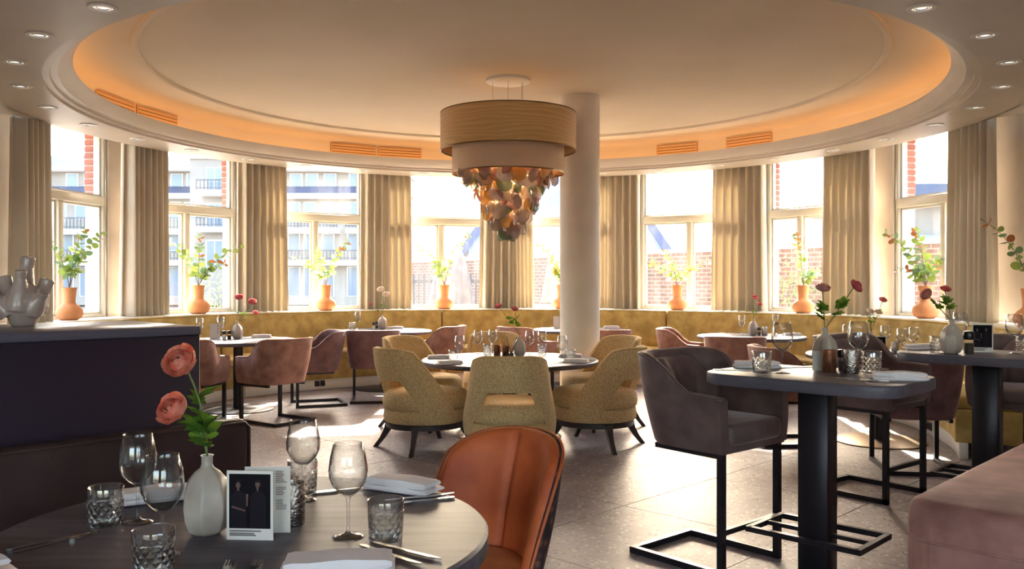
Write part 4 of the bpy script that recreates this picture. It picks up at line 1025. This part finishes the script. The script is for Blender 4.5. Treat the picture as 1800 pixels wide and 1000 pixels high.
cut(P_kn, -.30, 2.13, FZ+.001, R_(-42), 'knife slanting past the right tumbler at the table bottom')
cut(P_kn, -.265, 2.16, FZ+.001, R_(-36), 'knife nearest the right table rim below the tumbler')
cut(P_fk, -.655, 1.98, FZ+.001, R_(100), 'fork with tines just showing at the bottom edge, left one')
cut(P_fk, -.60, 1.98, FZ+.001, R_(96), 'fork with tines just showing at the bottom edge, right one')
cut(P_kn, -1.18, 2.665, FZ+.001, R_(28), 'knife under the folded napkin behind the left wine glass')

# ---- centre table
g = 'glassware on the centre table'
for px, py, lab in ((808, 637, 'front left'), (840, 623, 'left of the copper candle tins'), (866, 620.5, 'behind the copper candle tins'), (931, 624, 'right of the grey vase'), (953, 621.5, 'behind the tumbler right of the grey vase'), (988, 637, 'in front of the white column')):
    P_wine.put(on(px, py, CZ), 0, 'wine glass on the centre table, '+lab, g)
for px, py, lab in ((797, 635, 'at the left front'), (857, 622.5, 'left of the candle tins'), (953, 623, 'right of the grey vase'), (1003, 634, 'at the right, by the white napkins')):
    P_tum.put(on(px, py, CZ), 0, 'cut crystal tumbler on the centre table, '+lab, g)
P_cop = one('candle_tin', 'candle', MB().lathe([(.0005,0),(.033,0),(.035,.003),(.035,.108),(.033,.11),(.031,.106),(.030,.03),(.0005,.03)], 32), 'candle', 40)
P_cop.put(on(874, 626, CZ), 0, 'copper toned candle tin on the centre table, left of two', 'candle tins')
P_cop.put(on(889, 627, CZ), 0, 'copper toned candle tin on the centre table, right of two', 'candle tins')
P_vase.put(on(913, 627, CZ), .2, 'grey ribbed vase with two pink flowers on the centre table')
t = thing('reed_diffuser', 'dark reed diffuser with black sticks on the centre table', 'diffuser', on(899, 629, CZ))
MB().lathe([(.0005,0),(.026,0),(.027,.004),(.022,.045),(.010,.055),(.010,.065)], 24).build('bottle', 'blackp', t, smooth=40)
for k, (dx, dz) in enumerate(((-.055,.21),(-.04,.2),(.05,.2),(.065,.19))): MB().tube([(0,0,.04),(dx,.01*k,dz)], .003, 5).build('reed', 'blackp', t)
for px, py, rz, lab in ((790, 640, 20, 'front left, before the left chairs'), (772, 630, 10, 'back left'), (1013, 637, -15, 'front right'), (1003, 628, -8, 'back right, near the white column')):
    P_nap.put(on(px, py, CZ), R_(rz), 'folded napkin on the centre table, '+lab, 'folded napkins')
for px, py, rz, lab in ((1030, 634, 30, 'far right'), (985, 639, -20, 'left of the front right napkin'), (812, 641, -10, 'right of the front left napkin')):
    P_kn.put(on(px, py, CZ), R_(rz), 'knife on the centre table, '+lab, 'cutlery on the centre table')

# ---- nearer bar table
g = 'things on the nearer bar table'
P_tum.put(on(1339, 655, BZ), 0, 'cut crystal tumbler at the left end of the nearer bar table', g)
P_wine.put(on(1375, 656, BZ), 0, 'wine glass at the left of the nearer bar table', g)
P_wine.put(on(1509, 652, BZ), 0, 'wine glass in the middle of the nearer bar table, behind the tin', g)
P_tum.put(on(1532, 655, BZ), 0, 'cut crystal tumbler at the right end of the nearer bar table', g)
P_vase.put(on(1450, 648, BZ), .4, 'ribbed cream vase with two dark pink flowers on the nearer bar table')
P_cop.put(on(1457, 654, BZ), 0, 'dark amber glass candle on the nearer bar table', 'candle tins')
P_tin.put(on(1496, 656, BZ), 0, 'shiny metal tin on the nearer bar table')
P_pep.put(on(1481, 651, BZ), 0, 'pepper mill beside the tin on the nearer bar table')
def cover():
    t = thing('card_holder', 'clear acrylic card holder beside the vase on the nearer bar table', 'card holder', on(1438, 652, BZ), R_(10))
    MB().box(-.045, .05, -.004, -.001, 0, .165).build('front_sheet', 'pane', t); MB().box(-.045, .05, .001, .004, 0, .165).build('back_sheet', 'pane', t)
    MB().box(-.03, .035, -.0008, .0008, .002, .10).build('insert', 'label', t)
cover()
P_nap.put(on(1330, 646, BZ), R_(-5), 'folded napkin at the left end of the nearer bar table', 'folded napkins')
P_nap.put(on(1580, 667, BZ), R_(-12), 'folded napkin at the right end of the nearer bar table', 'folded napkins')
for P, px, py, rz, lab in ((P_fk, 1398, 646, 20, 'fork behind the left wine glass on the nearer bar table'), (P_kn, 1294, 651, -8, 'knife by the left napkin on the nearer bar table'), (P_fk, 1498, 668, -40, 'fork in front of the tin on the nearer bar table'), (P_kn, 1516, 668, -35, 'knife next to the right napkin on the nearer bar table')):
    P.put(on(px, py, BZ), R_(rz), lab, 'cutlery on the nearer bar table')
# ---- farther bar table
g = 'things on the farther bar table'
P_tum.put(on(1648, 620, BZ), 0, 'cut crystal tumbler left of the striped vase on the farther bar table', g)
P_vase.put(on(1673, 622, BZ), .1, 'striped grey vase on the farther bar table', None, 1.04)
P_pep.put(on(1703, 622, BZ), 0, 'black topped pepper mill on the farther bar table', None, 1.35)
P_card.put(on(1727, 619, BZ), R_(-12), 'small photo card behind the pepper mill on the farther bar table')
P_wine.put(on(1783, 622, BZ), 0, 'wine glass at the far right edge of the photo on the farther bar table', g)
P_wine.put(on(1688, 614.5, BZ), 0, 'wine glass behind the striped vase on the farther bar table', g)
P_cop.put(on(1734, 617, BZ), 0, 'dark glass candle behind the photo card on the farther bar table', 'candle tins')
P_tum.put(on(1800, 619, BZ), 0, 'cut crystal tumbler cut off by the right edge of the photo', g)
P_nap.put(on(1622, 614, BZ), R_(-4), 'folded napkin at the left end of the farther bar table', 'folded napkins')
# ---- dining tables
def dset(tb, glasses, tums, vase, extra=(), nm=''):
    for px, py, lab in glasses: P_wine.put(on(px, py, DZ), 0, 'wine glass on the %s, %s' % (nm, lab), 'glassware on the dining tables')
    for px, py, lab in tums: P_tum.put(on(px, py, DZ), 0, 'tumbler on the %s, %s' % (nm, lab), 'glassware on the dining tables')
    if vase: P_vase.put(on(vase[0], vase[1], DZ), .3, vase[2])
    for P, px, py, rz, lab in extra: P.put(on(px, py, DZ), R_(rz), lab)
dset(T1, ((351, 595.5, 'beside the dark counter edge'), (388, 593, 'behind the salt mill')), (), (417, 596, 'ribbed vase with thin pink flowers on the left dining table'),
     ((P_salt, 394, 597, 0, 'salt mill on the left dining table'), (P_pep, 403, 596.5, 0, 'pepper mill on the left dining table'), (P_menu, 378, 594.5, 10, 'white card on the left dining table'), (P_nap, 460, 593, 8, 'folded napkin on the left dining table by the armchairs')), 'left dining table')
dset(T2, ((629, 578, 'at its left'),), ((619, 580, 'at its left rim'),), (672, 578.5, 'ribbed vase with white flowers on the second dining table'),
     ((P_salt, 657, 579, 0, 'salt mill on the table with white flowers'), (P_pep, 662, 577.5, 0, 'pepper mill on the table with white flowers'), (P_nap, 695, 578, 5, 'folded napkin on the table with white flowers')), 'table with white flowers')
dset(T3, (), (), None, ((P_menu, 980, 577, 5, 'white card on the sunlit table beside the column'), (P_nap, 1075, 577, 0, 'folded napkin right of the column on the sunlit table')), '')
dset(T4, ((1304, 588, 'at its left'), (1363, 587, 'at its right')), (), (1324, 589, 'ribbed vase with one pink flower on the right dining table'),
     ((P_pep, 1334, 590, 0, 'pepper mill on the right dining table'), (P_tin, 1344, 590, 0, 'metal tin on the right dining table'), (P_nap, 1392, 590, 0, 'folded napkin on the right dining table')), 'right dining table')
dset(T5, ((1489, 614, 'leftmost'), (1556, 616, 'behind the photo card'), (1585, 624, 'left of the close pair'), (1606, 621, 'right of the close pair')), ((1617, 626, 'by the farther bar table'),), (1531, 620, 'ribbed vase with pale flowers on the table with the bronze base'),
     ((P_card, 1546, 625, 3, 'photo card on the table with the bronze base'), (P_tin, 1573, 622, 0, 'metal tin on the table with the bronze base')), 'table with the bronze base')

# ================================================================ FLOWERS
def bloom_mb(r, layers=4, seed=1):
    # overlapping cupped petals in rings, tight in the middle
    rng = random.Random(seed); b_ = MB()
    for k in range(layers+1):
        q = k/layers; n = 7 if k < 2 else (6 if k < 4 else 5); open_ = lerp(1.0, .42, q)
        for i in range(n):
            a0 = 2*PI*(i+.5*(k % 2))/n+rng.uniform(-.12,.12); R0 = r*open_*rng.uniform(.93,1.06); hw = R0*lerp(.62,.75,q); top = r*lerp(.55,.98,q)*rng.uniform(.92,1.06); P = []
            for v_ in range(6):
                t = v_/5
                for u_ in range(6):
                    u = -1+2*u_/5; wd = hw*math.sin(PI*min(1, .12+.62*t))**.6*(1-.25*t*t)
                    rad = R0*math.sin(min(1, t*1.15)*PI*.62)**.8*(1.0 if k else 1.04)+.05*r; z = lerp(-.35*r, top, t**1.15)-.10*r*u*u*t+.03*r*rng.uniform(-1,1)*t
                    ang = a0+u*wd/max(.3*r, R0); curl = 1-.16*max(0, t-.75)*4*(1 if k > 1 else -.6)
                    P.append((rad*curl*math.cos(ang), rad*curl*math.sin(ang), z))
            b_.add(P, [(v_*6+u_, v_*6+u_+1, v_*6+u_+7, v_*6+u_+6) for v_ in range(5) for u_ in range(5)])
    return b_
def leaf_mb(s, seed):
    rng = random.Random(seed); b_ = MB()
    for lobe, ang in ((1, 0), (.8, .7), (.8, -.7), (.5, 1.25), (.5, -1.25)):
        L = s*lobe; wv = s*.2; ca, sa = math.cos(ang), math.sin(ang)
        pts = [(0,0,0),(L*.45,wv,.1*s),(L*.75,wv*.7,.06*s),(L,0,-.05*s),(L*.75,-wv*.7,.06*s),(L*.45,-wv,.1*s)]
        pts = [(x*ca-y*sa, x*sa+y*ca, z+rng.uniform(-.04,.04)*s) for x, y, z in pts]
        b_.add(pts, [(0,1,2,3),(0,3,4,5)])
    return b_
def flower(base, tip, r, mat, label, group, tilt=(0, -.5), leaves=(.35, .5), ls=.05, seed=1, bend=(0,0,0)):
    base = Vector(base); tip = Vector(tip); v = tip-base
    t = thing('ranunculus', label, 'flower', base, 0, group)
    low = Vector((0, 0, -.08)); mid = v*.5+Vector(bend)
    pts = [low]+[Vector((0,0,0))*(1-s)**2+mid*2*s*(1-s)+v*s*s for s in [i/10 for i in range(11)]]
    MB().tube(pts, [.0028]*len(pts) if r > .03 else [.0024]*len(pts), 6).build('stem', 'stem', t, smooth=True)
    rot = Matrix.Rotation(tilt[0], 4, 'Y') @ Matrix.Rotation(tilt[1], 4, 'X')
    bl_ = bloom_mb(r, 4 if r > .03 else 3, seed); bl_.xf(Matrix.Translation(v) @ rot @ Matrix.Translation((0,0,.3*r))); bo = bl_.build('bloom', mat, t, smooth=True)
    e = MB().sphere((0,0,0), r*.34, 10, 6); e.xf(Matrix.Translation(v) @ rot @ Matrix.Translation((0,0,.5*r))); e.build('flower_eye', 'flower_eye' if r > .03 else mat, bo, smooth=True)
    rng = random.Random(seed+9)
    for k, s in enumerate(leaves):
        p = mid*2*s*(1-s)+v*s*s
        m_ = leaf_mb(ls*rng.uniform(.8,1.15), seed+k); m_.xf(Matrix.Translation(p) @ Matrix.Rotation(rng.uniform(0, 6.28), 4, 'Z') @ Matrix.Rotation(-.7+rng.uniform(-.3,.3), 4, 'Y')); m_.build('leaf', 'leafg', t, smooth=True)
def fl(vx, vy, h, px, py, r, mat, label, grp, dz=.2, **kw):
    x, y, z = on(vx, vy, h); flower((x, y, z+dz), at(px, py, y), r, mat, label, grp, **kw)
fl(364, 938, FZ, 324, 642, .042, 'petal_o', 'upper coral ranunculus in the foreground vase, against the dark counter', 'coral flowers in the foreground', tilt=(-.45, .95), leaves=(.12, .3, .36, .42, .55, .62), ls=.062, seed=3, bend=(.03, 0, .02))
fl(364, 938, FZ, 312, 724, .039, 'petal_o', 'lower coral ranunculus in the foreground vase, facing left', 'coral flowers in the foreground', tilt=(-.6, .9), leaves=(.2, .35, .45, .5, .62), ls=.075, seed=5, bend=(.035, 0, .03))
fl(1450, 648, BZ, 1446, 512, .034, 'petal_m', 'dusky pink ranunculus standing upright on the nearer bar table', 'dark pink flowers on the nearer bar table', tilt=(.1, .2), leaves=(.25, .4, .5, .55), ls=.07, seed=7)
fl(1450, 648, BZ, 1500, 506, .034, 'petal_d', 'crimson ranunculus leaning right on the nearer bar table', 'dark pink flowers on the nearer bar table', tilt=(.9, .3), leaves=(.35, .5, .55, .6), ls=.07, seed=8)
fl(1673, 622, BZ, 1632, 520, .036, 'petal_m', 'mauve ranunculus drooping left above the striped vase', 'flowers in the striped vase', tilt=(-1.0, .3), leaves=(.5, .6, .7), ls=.06, seed=9)
fl(1673, 622, BZ, 1661, 512, .03, 'petal_d', 'dark pink ranunculus upright above the striped vase', 'flowers in the striped vase', tilt=(.2, .2), leaves=(.4, .55, .62, .7), ls=.07, seed=10)
fl(913, 627, CZ, 878, 541, .036, 'petal_p', 'pink ranunculus at the left above the centre table', 'flowers on the centre table', tilt=(-.5, .3), leaves=(.45, .6, .5), ls=.06, seed=11, bend=(.03,0,0))
fl(913, 627, CZ, 905, 546, .034, 'petal_p', 'pink ranunculus at the right above the centre table', 'flowers on the centre table', tilt=(.1, .3), leaves=(.5, .4, .6, .7), ls=.065, seed=12)
for k, (px, py, r, mt, lab) in enumerate(((421, 525, .045, 'petal_p', 'tallest pink flower on the left dining table'), (443, 533, .046, 'petal_p', 'right pink flower on the left dining table'), (449, 551, .03, 'petal_p', 'small drooping pink flower on the left dining table'))):
    fl(417, 596, DZ, px, py, r, mt, lab, 'pink flowers on the left dining table', tilt=(.3*k, .6), leaves=(.4,), ls=.05, seed=20+k)
for k, (px, py, r, mt, lab) in enumerate(((670, 511, .05, 'petal_w', 'upper cream flower on the second dining table'), (679, 520, .05, 'petal_w', 'lower cream flower on the second dining table'), (652, 536, .026, 'petal_p', 'small pink bud reaching left on the second dining table'))):
    fl(672, 578.5, DZ, px, py, r, mt, lab, 'pale flowers on the second dining table', tilt=(.3*k-.3, .5), leaves=(.4,), ls=.04, seed=30+k)
for k, (px, py, r, mt, lab) in enumerate(((1326, 525, .04, 'petal_p', 'coral pink flower on the right dining table'), (1335, 536, .028, 'petal_p', 'small pink flower lower on the right dining table'))):
    fl(1324, 589, DZ, px, py, r, mt, lab, 'flowers on the right dining table', tilt=(.3, .5), leaves=(.5, .3), ls=.05, seed=40+k)
for k, (px, py, r, mt, lab) in enumerate(((1551, 530, .036, 'petal_p', 'bright pink flower on the table with the bronze base'), (1529, 550, .034, 'petal_w', 'left cream flower on the table with the bronze base'), (1543, 551, .034, 'petal_w', 'right cream flower on the table with the bronze base'))):
    fl(1531, 620, DZ, px, py, r, mt, lab, 'flowers on the table with the bronze base', tilt=(.2, .4), leaves=(.5, .7), ls=.05, seed=50+k)

# ================================================================ TERRACOTTA VASES WITH EUCALYPTUS
SZ = SILL+.012
P_tv = one('terracotta_vase', 'vase', MB().lathe([(.0005,0),(.09,0),(.135,.03),(.152,.08),(.142,.13),(.105,.168),(.08,.186),(.068,.205),(.068,.25),(.080,.36),(.085,.385),(.079,.385),(.062,.25),(.06,.2),(.0005,.16)], 48), 'terracotta', 50)
def leafdisc(mat, r=.040):
    b_ = MB(); n = 10; rim = [(r*(1+math.cos(2*PI*i/n)*1.0)*.98, r*.92*math.sin(2*PI*i/n), .004*math.cos(4*PI*i/n)) for i in range(n)]
    b_.add([(r, 0, -.006)]+rim, [(0, i+1, (i+1) % n+1) for i in range(n)]); me = b_.mesh('leaf', mat)
    for p in me.polygons: p.use_smooth = True
    return me
LEAF = {k: leafdisc(k) for k in ('euc_g', 'euc_b', 'euc_r')}
def branch(base, tip, label, n=9, size=1.0, seed=0, sag=.12, hue=('euc_g','euc_g','euc_b','euc_r')):
    rng = random.Random(seed); base = Vector(base); v = Vector(tip)-base; t = thing('eucalyptus_branch', label, 'branch', base, 0, 'eucalyptus branches on the window sill')
    mid = Vector((v.x*.25, v.y*.25, v.z*.62+sag*.3)); C = lambda s: mid*2*s*(1-s)+v*s*s
    MB().tube([Vector((0,0,-.12))]+[C(i/10) for i in range(11)], [.006]+[.0055-.004*i/10 for i in range(11)], 5).build('stem', 'twig', t)
    for k in range(n):
        s = .12+.88*(k+.5)/n; p = C(s); d = (C(min(1, s+.03))-C(s-.03)).normalized(); a0 = k*1.57+rng.uniform(-.3,.3)
        sc = size*lerp(1.25, .7, s)*rng.uniform(.85, 1.15)
        side = d.cross(Vector((0,0,1))); side = side.normalized() if side.length > .05 else Vector((1,0,0)); up = side.cross(d)
        for q in (0, PI):
            lv = (side*math.cos(a0+q)+up*math.sin(a0+q)+d*.45).normalized()
            o = bpy.data.objects.new('leaf', LEAF[hue[min(len(hue)-1, int(rng.random()*len(hue)*(.6+.4*s)))]]); COL.objects.link(o); o.parent = t
            o.location = p+lv*.004; o.rotation_euler = lv.to_track_quat('X', 'Z').to_euler(); o.rotation_euler.rotate_axis('X', rng.uniform(-1.3,1.3)); o.scale = (sc,)*3
def plant(ang, R, lab, tips, sc=1.0, seed=0):
    x, y, _ = pol(ang, R); P_tv.put((x, y, SZ), 0, 'terracotta vase '+lab, 'terracotta vases on the window sill', sc)
    for k, (px, py, dd, bl_, n) in enumerate(tips):
        tp = at(px, py, y+dd); branch((x, y, SZ+.37*sc), tp, bl_, n+2, 1.12, seed*10+k)
plant(-84.6+3, 5.02, 'in the far left window by the counter', ((88, 425, -.05, 'leftmost eucalyptus branch in the far left window', 7), (150, 402, .1, 'tall eucalyptus branch in the far left window', 10), (184, 410, .15, 'right leaning eucalyptus branch in the far left window', 9)), .95, 1)
plant(-57.6, 5.0, 'in the second window, left of the pink flowers', ((297, 424, .1, 'left leaning eucalyptus branch in the second window', 8), (352, 412, 0, 'upright eucalyptus branch in the second window', 9), (426, 432, -.15, 'long right leaning eucalyptus branch in the second window', 9), (398, 462, .1, 'lower right eucalyptus branch in the second window', 8)), 1, 2)
plant(-34.3, 5.0, 'in the third window', ((556, 440, .05, 'upright eucalyptus branch in the third window', 8), (613, 424, -.1, 'right leaning eucalyptus branch in the third window', 10), (514, 452, .1, 'left leaning eucalyptus branch in the third window', 7)), 1, 3)
plant(-12.5, 5.0, 'in the fourth window, left of the chandelier', ((733, 432, .1, 'left leaning eucalyptus branch in the fourth window', 9), (768, 455, 0, 'short upright eucalyptus branch in the fourth window', 7), (826, 412, -.1, 'right leaning eucalyptus branch in the fourth window', 10)), 1, 4)
plant(9.2, 5.0, 'hidden behind the white column', ((944, 430, .05, 'left leaning eucalyptus branch beside the white column', 9), (975, 470, 0, 'low eucalyptus branch beside the white column', 7)), 1, 5)
plant(30.5, 5.0, 'in the window right of the white column', ((1138, 460, .1, 'far left leaning eucalyptus branch right of the column', 9), (1166, 440, 0, 'upright eucalyptus branch right of the column', 9), (1248, 458, -.1, 'right leaning eucalyptus branch right of the column', 8)), 1, 6)
plant(53.5, 5.0, 'in the seventh window, behind the crimson flower', ((1399, 412, 0, 'tall eucalyptus branch in the seventh window', 9), (1440, 478, .1, 'short eucalyptus branch in the seventh window', 6)), 1, 7)
plant(76.3, 5.0, 'in the rightmost window', ((1554, 408, -.1, 'far left leaning eucalyptus branch in the rightmost window', 10), (1608, 403, 0, 'upright eucalyptus branch in the rightmost window', 9), (1662, 448, .1, 'right leaning eucalyptus branch in the rightmost window', 9), (1575, 470, .1, 'low left eucalyptus branch in the rightmost window', 6)), 1, 8)
branch((4.79, 8.02, 1.45), at(1724, 384, 8.2), 'eucalyptus branch reaching in from the right edge of the photo', 11, 1.0, 90)
P_tv.put((4.79, 8.02, SZ), 0, 'terracotta vase just outside the right edge', 'terracotta vases on the window sill')

# ================================================================ KNOBBLY VASE ON THE COUNTER
def knobbly():
    x, y = -2.14, 3.80; b0 = MB()
    b0.lathe([(.0005,0),(.044,0),(.052,.01),(.066,.05),(.077,.09),(.078,.115),(.068,.15),(.05,.175),(.03,.19),(.0005,.195)], 40)
    for (bx_, by, bz), (tx, ty, tz), r0, r1 in (((-.02,.03,.12),(-.012,.06,.305),.05,.028), ((.0,-.035,.10),(.018,-.05,.245),.05,.022), ((-.05,.0,.09),(-.098,.025,.215),.046,.027), ((-.05,-.04,.07),(-.105,-.07,.15),.042,.025), ((.05,-.01,.08),(.105,-.03,.15),.045,.023), ((.04,.04,.09),(.066,.075,.205),.045,.028)):
        p0 = Vector((bx_,by,bz)); e = Vector((tx,ty,tz)); d = (e-p0)
        pts = [p0-d*.2, p0, p0+d*.35, p0+d*.75, e-d*.02, e, e-d*.05, e-d*.35]; rd = [r0*1.1, r0*1.05, r0*.8, r1*1.0, r1*1.12, r1*1.0, r1*.72, r1*.5]
        b0.tube(pts, rd, 24)
    o = b0.build('finger_vase', 'ceramic_grey', None, smooth=True); o.location = (x, y, 1.30)
    md = o.modifiers.new('merge', 'REMESH'); md.mode = 'VOXEL'; md.voxel_size = .0042; md.use_smooth_shade = True
    m2 = o.modifiers.new('soft', 'SMOOTH'); m2.factor = .5; m2.iterations = 5
    tag(o, 'glazed grey ceramic vase with several open fingers on the counter', 'vase')
knobbly()
